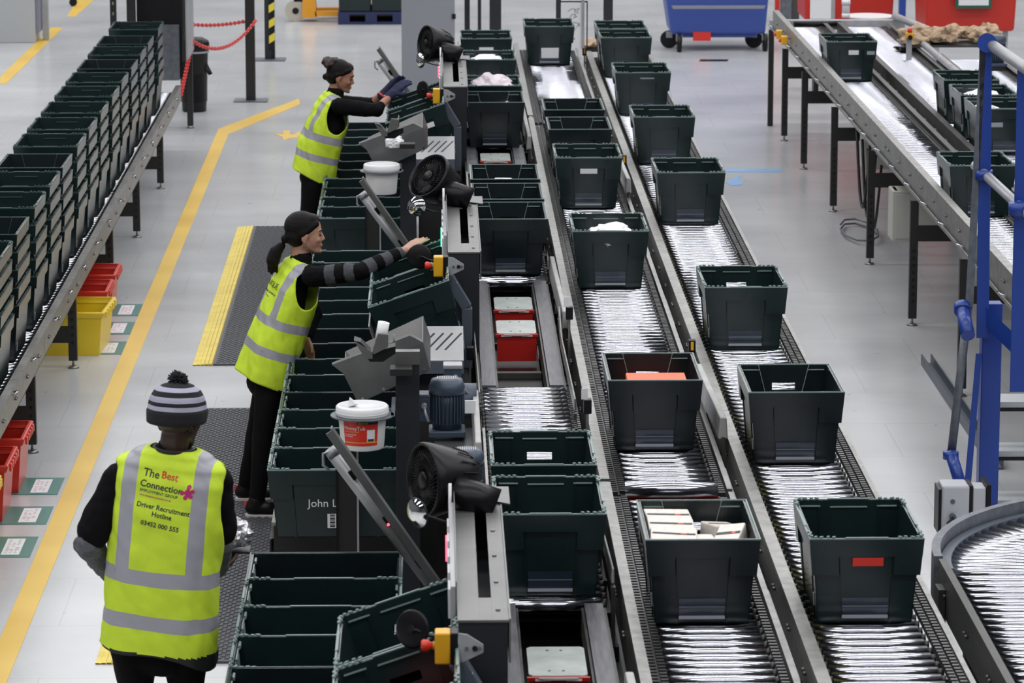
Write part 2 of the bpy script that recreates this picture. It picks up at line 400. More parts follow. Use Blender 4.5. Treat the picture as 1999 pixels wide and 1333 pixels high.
floor_mat(xm, -0.80, Zp(165, 1297, 0).y, Zp(385, 800, 0).y, 'dark ribbed floor mat under the man in the striped hat')
# ------------------------------------------------------------------ totes
TH_ = 0.333
def hx(z): return 0.176 + 0.027 * z / TH_
def hy(z): return 0.280 + 0.030 * z / TH_
def wall_pt(side, u, z, t):
    if side in ('+y', '-y'):
        s = 1 if side == '+y' else -1
        return Vector((u * (hx(z) + (t if t > 0 else 0)), s * (hy(z) + t), z))
    s = 1 if side == '+x' else -1
    return Vector((s * (hx(z) + t), u * (hy(z) + (t if t > 0 else 0)), z))
def wbox(mb, side, u0, u1, z0, z1, t0, t1, mi=0, uu0=None, uu1=None):
    uu0 = u0 if uu0 is None else uu0; uu1 = u1 if uu1 is None else uu1
    mb.hexa([wall_pt(side, u0, z0, t0), wall_pt(side, u1, z0, t0), wall_pt(side, u1, z0, t1), wall_pt(side, u0, z0, t1),
             wall_pt(side, uu0, z1, t0), wall_pt(side, uu1, z1, t0), wall_pt(side, uu1, z1, t1), wall_pt(side, uu0, z1, t1)], mi)
def tote_meshes(kind, m_body, m_rim, slot=True, skirt_only=False):
    b = MB(); w = 0.004
    b.hexa([(-hx(0), -hy(0), 0), (hx(0), -hy(0), 0), (hx(0), hy(0), 0), (-hx(0), hy(0), 0),
            (-hx(.005), -hy(.005), .005), (hx(.005), -hy(.005), .005), (hx(.005), hy(.005), .005), (-hx(.005), hy(.005), .005)])
    for sd in ('+x', '-x'): wbox(b, sd, -1, 1, 0, TH_, -w, 0)
    for sd in ('+y', '-y'):
        if slot and sd == '+y':
            wbox(b, sd, -1, 1, 0, .218, -w, 0); wbox(b, sd, -1, 1, .250, TH_, -w, 0)
            wbox(b, sd, -1, -.27, .218, .250, -w, 0); wbox(b, sd, .27, 1, .218, .250, -w, 0)
        else: wbox(b, sd, -1, 1, 0, TH_, -w, 0)
    for sd in ('+x', '-x', '+y', '-y'):
        wbox(b, sd, -1, 1, .262, TH_ - .002, 0, .012)
        if not skirt_only:
            lim = .50 if sd[1] == 'y' else .66
            wbox(b, sd, -1, -lim, .190, .262, 0, .0115, uu1=-lim); wbox(b, sd, lim, 1, .190, .262, 0, .0115)
            # ribs below
            wbox(b, sd, -lim - .03, -lim, .0, .190, 0, .004); wbox(b, sd, lim, lim + .03, .0, .190, 0, .004)
    # inner pilaster steps
    if not skirt_only:
        for sd in ('+y', '-y'):
            wbox(b, sd, -.60, -.575, .01, TH_ - .02, -.010, -w); wbox(b, sd, .575, .60, .01, TH_ - .02, -.010, -w)
    rim = MB()
    for sd in ('+x', '-x', '+y', '-y'):
        wbox(rim, sd, -1, 1, TH_ - .003, TH_ + .002, .0065, .0125)
        n = 13; L = .24 if sd[1] == 'y' else .16
        if kind == 'A':
            for e in (-1, 1):
                for k in range(4):
                    u = e * (.98 - L * 2 * (k + .5) / 4.3); wbox(rim, sd, u - .022, u + .022, TH_ + .002, TH_ + .009, .001 if k % 2 else -.004, .012 if k % 2 else .006)
            wbox(rim, sd, -.38, .38, TH_ + .002, TH_ + .005, .002, .012)
    if kind == 'A':
        for sd in ('-y', '+y'): wbox(rim, sd, -.36, .36, TH_ - .028, TH_ - .024, -w - .007, -w)
    else:
        for sd in ('-y', '+y'):      # trapezoid ribs inside the end walls
            wbox(rim, sd, -.44, -.425, .20, TH_, -w - .006, -w, uu0=-.58, uu1=-.565)
            wbox(rim, sd, .425, .44, .20, TH_, -w - .006, -w, uu0=.565, uu1=.58)
    if not skirt_only:
        for sd in ('-y', '+y'):
            wbox(rim, sd, -.93, -.55, TH_ - .024, TH_ - .020, -w - .009, -w); wbox(rim, sd, .55, .93, TH_ - .024, TH_ - .020, -w - .009, -w)
    pk = MB()
    wbox(pk, '-y', -.46, .46, .030, .100, .001, .004, 0)
    wbox(pk, '-y', -.46, .46, .020, .032, .004, .009, 1)
    wbox(pk, '-y', -.46, .46, .066, .0675, .004, .0048, 1)
    lb = MB(); wbox(lb, '+x', -.74, -.70, .05, .10, .001, .003, 0); wbox(lb, '-x', -.74, -.70, .05, .10, .001, .003, 0)
    return (b.mesh('tote_body', m_body), rim.mesh('tote_rim', m_rim), pk.mesh('label_pocket', [M['pocket'], M['pocket_edge']]), lb.mesh('barcode_label', M['paper']))
TM = {
    'A': tote_meshes('A', M['tote'], M['tote_rim_pale'], True),
    'B': tote_meshes('B', M['tote_b'], M['tote_rim_pale'], True),
    'C': tote_meshes('A', M['tote'], M['tote_rim_pale'], False),
    'SA': tote_meshes('A', M['tote'], M['tote_rim'], False, True),
    'SB': tote_meshes('B', M['tote_b'], M['tote_rim'], False, True),
}
def tote(kind, loc, label, group=None, rot=(0, 0, 0), pocket=True, barcode=True, name='storage_tote'):
    t = thing(name, label, 'tote', loc, group); t.rotation_euler = rot
    ms = TM[kind]
    for nm, me, on in (('body', ms[0], True), ('rim', ms[1], True), ('label_pocket', ms[2], pocket), ('barcode_label', ms[3], barcode)):
        if on:
            o = bpy.data.objects.new(nm, me); COL.objects.link(o); o.parent = t
    return t
def sticker(t, u0, u1, z0, z1, m, name='sticker', side='-y'):
    mb = MB(); wbox(mb, side, u0, u1, z0, z1, .0125, .0145); return mb.build(name, m, t)
ZR = 1.017           # lane roller plane
RIM = ZR + TH_
def lane_tote(X, y, kind, label, group, z=ZR, yaw=0.0, **k):
    Yf = Zp(X, y, z + TH_).y if False else Zp(900, y, z + TH_).y
    return tote(kind, (X, Yf + 0.322, z), label, group, (0, 0, R(yaw)), **k)
X2, X3, X4 = 0.4425, 0.9975, 1.609
G2 = 'totes on the inner conveyor lane beside the packing stations'
G3 = 'totes on the middle conveyor lane'
G4 = 'totes on the outer conveyor lane'
lane2 = [(1005, 'C', 'empty dark tote nearest the camera on the lane beside the fans'),
         (909, 'A', 'tote with a lit hand slot just behind the nearest one beside the front fan'),
         (428, 'B', 'nearest of three touching totes beside the middle fan, with a pale strip at its foot'),
         (389, 'B', 'middle one of three touching totes beside the middle fan'),
         (350, 'B', 'farthest of three touching totes beside the middle fan, white slot in its back wall'),
         (200, 'B', 'tote with small silver scraps inside, above the far red cassette'),
         (168, 'C', 'tote filled with pale pink paper on the inner lane'),
         (117, 'C', 'second farthest tote of the inner lane, white plastic lying in it'),
         (76, 'C', 'farthest tote of the inner lane with a white label on its front')]
T2 = [lane_tote(X2, y, k, l, G2) for y, k, l in lane2]
lane3 = [(1056, 'B', 'dark tote full of beige patterned packs on the middle lane'),
         (744, 'B', 'dark tote holding an orange card'),
         (452.6, 'A', 'green tote holding white paper, on the middle lane'),
         (309, 'C', 'green tote with a bright white label on its front'),
         (253, 'B', 'tote with trapezoid ribs inside, close behind the white-labelled one'),
         (215, 'B', 'tote with a bright back slot just ahead of the shiny bare rollers, middle lane'),
         (52.4, 'C', 'far green tote with a square white sheet stuck on its front')]
T3 = [lane_tote(X3, y, k, l, G3) for y, k, l in lane3]
lane4 = [(1056, 'C', 'large dark green tote with a red sticker on its front'),
         (768.7, 'B', 'dark tote with a hand slot behind the red-stickered tote on the outer lane'),
         (563, 'A', 'green tote with a bright hand slot, alone midway along the outer lane'),
         (338.6, 'C', 'green tote fourth from the camera on the outer lane, nothing stuck on it'),
         (230, 'C', 'green tote fifth from the camera on the outer lane'),
         (143, 'C', 'green tote with a torn sticker under its rim'),
         (74.5, 'C', 'seventh tote of the outer lane, right in front of the last one'),
         (57, 'A', 'last tote at the far end of the outer lane')]
T4 = [lane_tote(X4, y, k, l, G4) for y, k, l in lane4]
# stickers
M['redsticker'] = M['red']
sticker(T4[0], -.25, .30, .262 - .035, .262 - .002, M['red'], 'red_sticker')
sticker(T3[3], -.26, .26, .230, .262, M['paper'], 'white_label')
sticker(T3[6], -.35, .40, .06, .15, M['paper'], 'white_sheet')
sticker(T2[8], -.28, .28, .235, .262, M['paper'], 'white_label')
sticker(T4[5], -.1, .4, .285, .295, M['pocket_edge'], 'torn_sticker')

# contents
def crumple(name, m, loc, sx, sy, sz, label, cat, seed=0, n=3, amp=0.35, sharp=True):
    bm = bmesh.new(); bmesh.ops.create_icosphere(bm, subdivisions=n, radius=1.0)
    for v in bm.verts:
        d = noise.noise(v.co * 1.7 + Vector((seed, seed * 2, 0))) + 0.6 * noise.noise(v.co * 4 + Vector((seed, 0, 3)))
        v.co *= 1 + amp * d
        v.co = Vector((v.co.x * sx, v.co.y * sy, max(v.co.z, -0.6) * sz))
    for f in bm.faces: f.smooth = not sharp
    me = bpy.data.meshes.new(name); bm.to_mesh(me); bm.free(); me.materials.append(m)
    o = bpy.data.objects.new(name, me); COL.objects.link(o); o.location = loc
    return tag(o, label, cat)
def in_tote(t, dx, dy, dz): return (t.location.x + dx, t.location.y + dy, t.location.z + dz)
crumple('crumpled_paper', M['pinkpaper'], in_tote(T2[6], 0, 0, .26), .17, .25, .12, 'pale pink crumpled paper heaped in a tote of the inner lane', 'paper', 3, 4, .3)
crumple('plastic_scrap', M['silverbag'], in_tote(T2[5], .09, .1, .21), .06, .10, .07, 'silver plastic scrap in the corner of an inner lane tote', 'plastic bag', 5, 3)
crumple('plastic_bag', M['paper'], in_tote(T2[7], -.03, 0, .24), .17, .26, .09, 'white plastic bag poking out of the second farthest inner lane tote', 'plastic bag', 9, 4)
crumple('crumpled_paper', M['paper'], in_tote(T3[2], .02, -.03, .25), .16, .24, .07, 'white paper sheets heaped in the green tote on the middle lane', 'paper', 12, 4, .3)
oc = MB().box(-.12, .15, -.10, .13, 0, .305).build('orange_box', M['orange'], None, 0.004)
tag(oc, 'bright orange box lying in a tote on the middle lane', 'box'); oc.location = in_tote(T3[1], .0, -.165, .006)
def pack(loc, rot, sx, sy, sz, label, group, m=None):
    mb = MB(); mb.box(-sx, sx, -sy, sy, -sz, sz); o = mb.build('wrapped_pack', m or M['beige'], None, 0.006)
    MB().box(-sx * .92, sx * .92, -sy * .12, sy * .12, sz + .0002, sz + .0012).build('printed_band', M['print'], o); MB().box(sx * .3, sx * .55, -sy * .10, sy * .10, sz + .0012, sz + .0018).build('red_mark', M['red'], o); o.location = loc; o.rotation_euler = rot
    return tag(o, label, 'pack', group)
gp = 'beige wrapped packs in the near middle lane tote'
pk_ = [(-.10, -.17, .27, 'front left'), (-.10, .0, .268, 'middle left'), (-.10, .17, .262, 'back left'), (.02, -.19, .25, 'front centre')]
for i, (dx, dy, dz, nm) in enumerate(pk_):
    pack(in_tote(T3[0], dx, dy, dz + .028), (R(3), R(2), R(4 * (i - 1))), .088 if i < 3 else .04, .08, .022, 'beige patterned pack lying %s in the near middle lane tote' % nm, gp)
pack(in_tote(T3[0], .115, -.12, .275), (R(6), R(-8), R(-14)), .05, .11, .035, 'white-edged floral pack tilted at the right of the near middle lane tote', gp)
pack(in_tote(T3[0], .10, .10, .255), (R(-8), R(5), R(12)), .055, .10, .035, 'floral pack behind the tilted one in the near middle lane tote', gp)

# right-hand conveyor totes
ZRR = 0.965
TR = [tote('C', (3.505, Zp(1619, 82, ZRR + TH_).y + .322, ZRR), 'dark green tote with a bright white label alone on the left right-hand conveyor', None),
      tote('A', (3.53, Zp(1862, 324, ZRR + TH_).y + .322, ZRR), 'green tote partly behind the blue post, on the outermost left roller bed'),
      tote('C', (4.12, Zp(1835, 157, ZRR + TH_).y + .322, ZRR), 'farthest of the three tight totes behind the blue post'),
      tote('C', (4.12, Zp(1875, 186, ZRR + TH_).y + .322, ZRR), 'middle of the three tight totes behind the blue post, white bag inside'),
      tote('C', (4.12, Zp(1903, 213, ZRR + TH_).y + .322, ZRR), 'nearest of the three tight totes behind the blue post')]
sticker(TR[0], -.12, .28, .225, .262, M['paper'], 'white_label')
sticker(TR[0], .62, .92, .225, .255, M['pocket_edge'], 'grey_label')
sticker(TR[4], -.5, -.1, .20, .235, M['pocket_edge'], 'grey_label')
crumple('plastic_bag', M['paper'], (4.10, TR[3].location.y, ZRR + .26), .13, .2, .08, 'white bag inside the middle tote behind the blue post', 'plastic bag', 21, 3)
crumple('plastic_bag', M['paper'], (4.02, TR[4].location.y + .02, ZRR + .26), .09, .16, .07, 'white bag inside the nearest tote behind the blue post', 'plastic bag', 25, 3)

# left stacks
ys = [57.5, 85.5, 107.7, 133.6, 160.6, 188.3, 220.2, 252.4, 285.5, 326, 363, 405, 456, 507, 562]
plain = {1, 3, 9, 12}
n = len(ys); prevY = None
for i, y in enumerate(ys):
    zr = 1.297
    Yf = Zp(600, y, zr).y
    near = n - 1 - i
    pos = ['nearest', 'second nearest', 'third nearest', 'fourth nearest', 'fifth nearest', 'sixth nearest', 'seventh nearest', 'eighth nearest', 'seventh farthest', 'sixth farthest', 'fifth farthest', 'fourth farthest', 'third farthest', 'second farthest', 'farthest'][near]
    for k in range(5):
        lv = ['lowest', 'fourth from the top', 'middle', 'second from the top', 'topmost'][k]
        dx = random.uniform(-.004, .004) if k else 0
        t = tote('SB' if i in plain else 'SA', (-2.585 + dx, Yf + .322 + (random.uniform(-.002, .002)), 0.55 + 0.1035 * k),
             'dark green tote, %s of the %s stack on the left conveyor' % (lv, pos), 'nested totes stacked on the left conveyor', pocket=False)
sticker_y = None
# pick row totes along the picking face (short travel direction, long side across)
PZ = 0.512; prow = []
rows = [
    # second row section, nearest first: front-rim y values
    (1366, 1290, 1238, 1185, 1135), 
    (915, 877, 838, 800, 763, 728, 694, 661, 630, 600, 571, 543, 516, 490),
    (425, 400, 377, 355, 334, 313, 294, 276, 259, 243, 228)]
names = ['front picking row', 'middle picking row', 'rear picking row']
for rI, row in enumerate(rows):
    Y0 = Zp(600, row[0], PZ + TH_).y
    for k in range(len(row)):
        Yf = Zp(600, row[k], PZ + TH_).y if True else Y0 + .44 * k
        Yf = Y0 + k * 0.438
        t = tote('A' if (k + rI) % 4 else 'SB', (-0.457, Yf + .215, PZ), 'dark tote, %s in the %s beside the mat' % (ordn(k) if k else 'first', names[rI]),
                 'totes side by side in the picking rows', (R(0), R(-1.3), R(90)), barcode=False, pocket=False, name='picking_tote')
        prow.append((rI, k, t))
EG = MB()
for k in range(5): wbox(EG, '+y', -.20 + .08 * k, -.15 + .08 * k, .27, .315, -.0145, -.010)
for e in (-1, 1):
    wbox(EG, '+y', min(e * .28, e * .34), max(e * .28, e * .34), .25, .325, -.012, -.007); wbox(EG, '+y', min(e * .6, e * .9), max(e * .6, e * .9), .31, .322, -.016, -.008)
wbox(EG, '+y', -.34, .34, .318, .325, -.012, -.007); wbox(EG, '+y', -.34, .34, .25, .257, -.012, -.007)
egm = EG.mesh('end_grip', M['tote_rim_pale'])
for r_, k, t in prow:
    o = bpy.data.objects.new('end_grip', egm); COL.objects.link(o); o.parent = t
john = [t for r_, k, t in prow if r_ == 1 and k == 0][0]
# ------------------------------------------------------------------ conveyors
def roller_mesh(w, r=0.0235, ends=True):
    b = MB(); b.cyl((-w / 2, 0, 0), (w / 2, 0, 0), r, n=20, mi=0)
    if ends:
        b.cyl((-w / 2 - .018, 0, 0), (-w / 2, 0, 0), r * .72, n=12, mi=1); b.cyl((w / 2, 0, 0), (w / 2 + .018, 0, 0), r * .72, n=12, mi=1)
    return b.mesh('roller', [M['chrome'], M['chain']])
ROLL = {}
def roller_at(parent, x, y, z, w):
    k = round(w, 3)
    if k not in ROLL: ROLL[k] = roller_mesh(w)
    o = bpy.data.objects.new('roller', ROLL[k]); COL.objects.link(o); o.parent = parent; o.location = (x, y, z - 0.0235)
    return o
def tooth_strip(x0, x1, y0, y1, z, pitch=0.0415, kind=0):
    """black plastic chain guard with cross teeth"""
    b = MB(); b.box(x0, x1, y0, y1, z - .02, z - .012)
    k = 0; y = y0
    while y < y1 - pitch:
        if kind == 0:
            b.box(x0, x0 + (x1 - x0) * .42, y, y + pitch * .5, z - .012, z + .002)
            b.box(x0 + (x1 - x0) * .56, x1, y + pitch * .45, y + pitch * .95, z - .012, z + .002)
        else:
            b.box(x0, x1, y, y + pitch * .45, z - .012, z - .002)
        y += pitch
    return b
def slotted_rail(x0, x1, y0, y1, z0, z1, face):
    """C-profile side rail with bolts on the face"""
    b = MB()
    b.box(x0, x1, y0, y1, z1 - .004, z1)                     # top flange
    xf = x0 if face < 0 else x1 - .004
    b.box(xf, xf + .004, y0, y1, z0, z1 - .004)
    b.box(x0, x1, y0, y1, z0, z0 + .004)
    return b
def rail_bolts(xf, y0, y1, z, face, pitch=.6):
    b = MB(); y = y0 + .2
    while y < y1:
        b.cyl((xf, y, z), (xf + face * .012, y, z), .008, n=8); b.cyl((xf, y + .05, z), (xf + face * .012, y + .05, z), .008, n=8)
        y += pitch
    return b
def leg_set(t, xa, xb, y, ztop, w=.055, cross=.30):
    for x in (xa, xb):
        b = MB(); b.box(x - w / 2, x + w / 2, y - .02, y - .014, .05, ztop); b.box(x - w / 2, x - w / 2 + .005, y - .014, y + .03, .05, ztop); b.box(x + w / 2 - .005, x + w / 2, y - .014, y + .03, .05, ztop)
        zz = .16
        while zz < min(ztop - .08, .55):
            b.box(x - .008, x + .008, y - .0215, y - .02, zz, zz + .02, 1); zz += .05
        b.cyl((x, y, .012), (x, y, .12), .008, n=8, mi=2); b.cyl((x, y, 0.0005), (x, y, .014), .04, .025, n=12, mi=2)
        b.build('leg', [M['legsteel'], M['black'], M['rail']], t)
    MB().box(min(xa, xb) + w / 2, max(xa, xb) - w / 2, y - .018, y - .008, ztop - .28 - .0, ztop - .28 + .11).build('cross_beam', M['legsteel'], t)

def section(label, X, rw, y0, y1, z, group, left=None, right=None, legs=(), legx=None, pitch=.093, strips=(), name='roller_conveyor', gaps=()):
    """left/right = (x0, x1, z0, z1, material)"""
    t = thing(name, label, 'conveyor', (X, y0, 0), group)
    def L(mb, nm, m): 
        o = mb.build(nm, m, t); return o
    ylen = y1 - y0
    y = .04
    while y < ylen - .03:
        if not any(g0 < y0 + y < g1 for g0, g1 in gaps): roller_at(t, 0, y, z, rw)
        y += pitch
    for sd, nm in ((left, 'side_rail'), (right, 'side_rail')):
        if sd:
            x0, x1, z0, z1, mm, face = sd
            o = L(slotted_rail(x0 - X, x1 - X, 0, ylen - .004, z0, z1, face), nm, M[mm])
            xf = (x0 if face < 0 else x1) - X
            rail_bolts(xf, 0, ylen, (z0 + z1) / 2, face).build('bolt_row', M['steel'], o)
    for x0, x1, zz, kd in strips:
        L(tooth_strip(x0 - X, x1 - X, 0, ylen, zz, kind=kd), 'chain_guard', M['chain'])
    MB().box(-rw / 2 - .01, rw / 2 + .01, .005, ylen - .005, z - .085, z - .08).build('under_shade_sheet', M['black_soft'], t)  # added dark sheet, stands in for shade in the roller gaps
    for yy in legs:
        if y0 <= yy < y1:
            a, b_ = legx; leg_set(t, a - X, b_ - X, yy - y0, z - .10)
    return t
# yellow-green band strip (poly-v bands at the left ends of the rollers)
def bands(t, x, y0, y1, z, X, Y):
    b = MB(); y = y0
    while y < y1:
        b.box(x - X, x - X + .012, y - Y, y - Y + .035, z - .014, z - .002); y += .083
    b.build('drive_band_row', M['yellowgreen'], t)

LEGY = [10.6 + 2.35 * k for k in range(11)]
# lane 4 (outer)
secs4 = [(10.2, 17.0), (17.0, 24.0), (24.0, 32.2)]
nm4 = ['nearest', 'middle', 'far']
for k, (a, b) in enumerate(secs4):
    t = section('%s section of the outer roller conveyor lane' % nm4[k], 1.61, .385, a, b, ZR, 'outer conveyor lane sections',
                left=(1.335, 1.385, .90, 1.062, 'rail', -1), right=(1.885, 1.905, .90, 1.03, 'rail', 1), legs=LEGY, legx=(1.36, 1.88),
                strips=[(1.825, 1.882, ZR + .003, 0)])
    bands(t, 1.392, a, b, ZR, 1.61, a)
    MB().box(1.388 - 1.61, 1.40 - 1.61, 0, b - a, .93, .985).build('drive_cover', M['rail_dark'], t)
# lane 3 (middle)
secs3 = [(10.2, 15.45), (15.5, 22.4), (22.4, 27.55), (27.7, 32.7)]
nm3 = ['nearest', 'second', 'third', 'farthest']
for k, (a, b) in enumerate(secs3):
    t = section('%s section of the middle roller conveyor lane' % nm3[k], 1.02, .375, a, b, ZR, 'middle conveyor lane sections',
                left=(.715, .752, .84, 1.075, 'rail_dark', -1), right=(1.262, 1.285, .90, 1.032, 'rail', 1), legs=LEGY, legx=(.74, 1.27),
                strips=[(.765, .825, ZR + .003, 0), (1.225, 1.255, ZR + .001, 1)])
    MB().box(.713 - 1.02, .754 - 1.02, 0, b - a - .004, 1.0755, 1.079).build('rail_cap', M['rail'], t)
    if k == 1:
        c = MB(); c.cyl((-.20, -.02 + .02, ZR + .012), (.20, .0, ZR + .012), .036, n=24); c.build('end_roller', M['chrome'], t)
        MB().box(-.23, .235, .0, .03, ZR - .09, ZR - .03).build('red_cross_strip', M['redbox'], t)

# lane 2 (inner): transfer belts with red and white cassettes, one roller bed in between
def belt_module(label, y0, y1, casts, ends=(True, True)):
    X = .4375; t = thing('belt_transfer', label, 'conveyor', (X, y0, 0), 'inner lane transfer modules'); L = y1 - y0
    for x0, x1 in ((.235, .305), (.57, .64)):
        b = MB(); b.box(x0 - X, x1 - X, 0, L, ZR - .012, ZR); b.box(x0 - X + .004, x1 - X - .004, .02, L - .02, ZR - .06, ZR - .013)
        b.build('belt', M['belt'], t)
    for x0, x1 in ((.222, .233), (.642, .653), (.307, .316), (.559, .568)):
        MB().box(x0 - X, x1 - X, 0, L, ZR - .13, ZR - .018).build('belt_frame', M['rail_dark'], t)
    MB().box(.318 - X, .557 - X, 0, L + .30, ZR - .185, ZR - .17).build('dark_lower_sheet', M['black_soft'], t)  # added dark sheet, covers the bright floor below the belts
    MB().box(.25 - X, .63 - X, L + .30, L + .32, ZR - .4, ZR - .06).build('dark_cross_sheet', M['black_soft'], t)  # added dark upright sheet, closes off bright floor past the belt end
    if ends[1]: roller_at(t, 0, L + .04, ZR + .004, .40)
    for i, yc in enumerate(casts):
        c = MB(); c.box(-.104, .104, 0, .008, -.15, -.018); c.box(-.112, .112, -.006, .012, -.018, -.004)
        c.prism([(-.07, -.004), (.07, -.004), (.05, -.012), (-.05, -.012)], 'y', -.012, -.006, 1)
        o = c.build('red_cassette_face', [M['redbox'], M['whiteplate']], t); o.location = (0, yc - y0, ZR + .003)
        for sx in (-1, 1):
            MB().box(sx * .055 - .028, sx * .055 + .028, -.008, -.0062, -.016, -.008).build('cassette_marking', M['paper'], o)
        p = MB(); p.prism([(-.092, 0), (.092, 0), (.105, .02), (.105, .36), (.092, .38), (-.092, .38), (-.105, .36), (-.105, .02)], 'z', -.008, 0.0)
        for sx in (-.03, .02):
            p.cyl((sx, .06, 0), (sx, .06, .001), .006, n=8, mi=1); p.cyl((sx, .33, 0), (sx, .33, .001), .006, n=8, mi=1)
        o2 = p.build('cassette_top_plate', [M['whiteplate'], M['black']], t); o2.location = (0, yc - y0 + .02, ZR + .0)
    for yy in [2.35 * j for j in range(1, 4) if 2.35 * j < L] or [L / 2]:
        leg_set(t, .23 - X, .645 - X, yy, ZR - .16)
    for k in range(int(L / .8)):
        MB().box(.318 - X, .557 - X, .2 + .8 * k, .25 + .8 * k, ZR - .188, ZR - .14).build('frame_strut', M['rail_dark'], t)
    return t
def Yl(y, z=ZR): return Zp(1000, y, z).y
belt_module('nearest belt transfer with a pale cassette plate at the bottom of the picture', 10.4, Yl(1178), [Yl(1322), Yl(1440)])
yb0, yb1 = Yl(752), Yl(548)
belt_module('belt transfer with red cassettes between the middle fan and the roller bed', yb0, yb1, [Yl(652), Yl(605)])
t = section('short roller bed ahead of the tote with the lit hand slot, inner lane', .4425, .40, Yl(838), yb0 - .01, ZR, None,
            strips=[(.652, .685, ZR + .0, 0)], legs=[Yl(800)], legx=(.23, .66))
t = section('roller bed under the two near totes of the inner lane', .4425, .40, Yl(1172), Yl(842), ZR, 'inner lane roller beds',
            left=(.222, .234, .90, ZR + .02, 'rail', -1), legs=[14.6], legx=(.24, .65))
t = section('roller bed under the three touching totes beside the middle fan', .4425, .40, yb1 + .09, Yl(340), ZR, 'inner lane roller beds',
            left=(.222, .234, .90, ZR + .02, 'rail', -1), legs=[21.5], legx=(.24, .65))
belt_module('far belt transfer with one red cassette between the dark totes', Yl(338), Yl(283), [Yl(315) + .02])
t = section('farthest roller bed of the inner lane', .4425, .40, Yl(281) + .09, Yl(85), ZR, 'inner lane roller beds',
            left=(.222, .234, .90, ZR + .02, 'rail', -1), legs=[27.5, 29.8], legx=(.24, .65))
# white bumper guides right/left of the inner lane
def guide(label, pts, z, m='whiteplate', r=.03, group='pale guide bars beside the conveyor lanes', flatz=.05):
    p0 = Vector((pts[0][0], pts[0][1], z)); t = thing('guide_bar', label, 'guide', (p0.x, p0.y, 0), group)
    b = MB()
    q = [Vector((x, y, z)) - Vector((p0.x, p0.y, 0)) for x, y in pts]
    for i in range(len(q) - 1):
        a, c = q[i], q[i + 1]; d = (c - a).normalized(); s_ = Vector((-d.y, d.x, 0)) * r
        zz = Vector((0, 0, flatz))
        b.hexa([a - s_ - zz, a + s_ - zz, c + s_ - zz, c - s_ - zz, a - s_ * .7 + zz, a + s_ * .7 + zz, c + s_ * .7 + zz, c - s_ * .7 + zz])
    b.build('bar', M[m], t, .006)
    for i in (0, len(q) - 1):
        MB().box(q[i].x - .008, q[i].x + .008, q[i].y - .02, q[i].y + .02, ZR - .22, z - .04).build('bracket', M['rail_dark'], t)
    return t
M['guide'] = mat('pale_grey_guide', (0.42, 0.42, 0.41), 0.45, noise_amt=0.2)
guide('pale padded guide bar right of the nearest belt transfer', [(.69, 10.3), (.69, 11.2), (.675, 12.4)], ZR + .04, 'guide', .022)
guide('pale padded guide bar right of the middle belt transfer', [(.70, Yl(640)), (.685, Yl(530))], ZR + .04, 'guide', .02)
guide('thin pale side guide along the short roller bed, right side', [(.665, Yl(815)), (.655, Yl(690)), (.672, Yl(630))], ZR + .06, 'rail', .006, flatz=.03)
guide('thin pale side guide along the short roller bed, left side', [(.215, Yl(800)), (.205, Yl(650)), (.190, Yl(600))], ZR + .06, 'rail', .006, flatz=.03)
guide('pale padded guide bar left of the tote with the lit hand slot', [(.195, Yl(905)), (.195, Yl(800))], ZR + .05, 'guide', .02)
guide('pale padded guide bar right of the white-labelled middle lane tote', [(1.275, Yl(390)), (1.262, Yl(330))], ZR + .09, 'guide', .02)
guide('pale padded guide bar right of the orange card tote', [(1.31, Yl(880)), (1.285, Yl(770))], ZR + .10, 'guide', .022)
guide('thin pale side guide right of the nearest inner lane tote', [(.685, Yl(1165)), (.672, Yl(1080)), (.68, Yl(1040))], ZR + .08, 'guide', .006, flatz=.03)
guide('pale padded guide bar beside the pale pink paper tote', [(.69, Yl(290)), (.68, Yl(215))], ZR + .04, 'guide', .02)

# added dark filler between inner and middle lanes, for shade and machinery
for k, (a, b) in enumerate([(10.4, 16.8), (16.9, 23.4), (23.5, 30.5)]):
    t = thing('dark_gap_filler', '%s added dark filler for shade and machinery between the inner and middle lanes' % ['near', 'middle', 'far'][k], 'dark filler', (.69, a, 0), 'dark fillers between the lanes')
    MB().box(-.02, .02, 0, b - a, .55, .80).build('filler_body', M['rail_dark'], t)
    c = MB()
    for j in range(int((b - a) / .5)): c.box(-.024, .012, .2 + .5 * j, .24 + .5 * j, .80, .86)
    c.build('clip_row', M['black'], t)
    for j in (0.6, b - a - .5): MB().box(-.02, .02, j, j + .05, 0, .55).build('support', M['legsteel'], t)
# small sensors on brackets at lanes
def sensor(x, y, z, label, yel=True, reflector=False):
    t = thing('sensor', label, 'sensor', (x, y, z), 'small photo sensors along the lanes')
    MB().box(-.018, .018, -.025, .025, -.02, .045).build('sensor_body', M['black'], t, .003)
    MB().box(-.006, .006, -.006, .006, -.26, -.02).build('bracket', M['rail'], t)
    if yel: MB().box(-.007, .007, -.027, -.0252, -.005, .038).build('yellow_label', M['yellow'], t)
    if reflector:
        MB().box(-.03, .0, -.03, -.026, .05, .10).build('white_reflector', M['paper'], t)
p = W(1362, 705, Yl(700)); sensor(1.318, Yl(700), ZR + .05, 'black sensor with a yellow label right of the orange card tote')
sensor(1.318, Yl(330), ZR + .05, 'black sensor with a yellow label right of the white-labelled tote')
sensor(1.318, Yl(115), ZR + .05, 'black sensor with a yellow label at the far end between the lanes')
sensor(.70, Yl(865) , ZR + .16, 'black sensor with a pale corner right of the inner lane hand slot tote', False, True)
sensor(.695, Yl(690), ZR + .20, 'black sensor with a white tag left of the orange card tote', False, True)
sensor(.18, Yl(720), ZR + .07, 'small black sensor beside the motor gearbox', False)

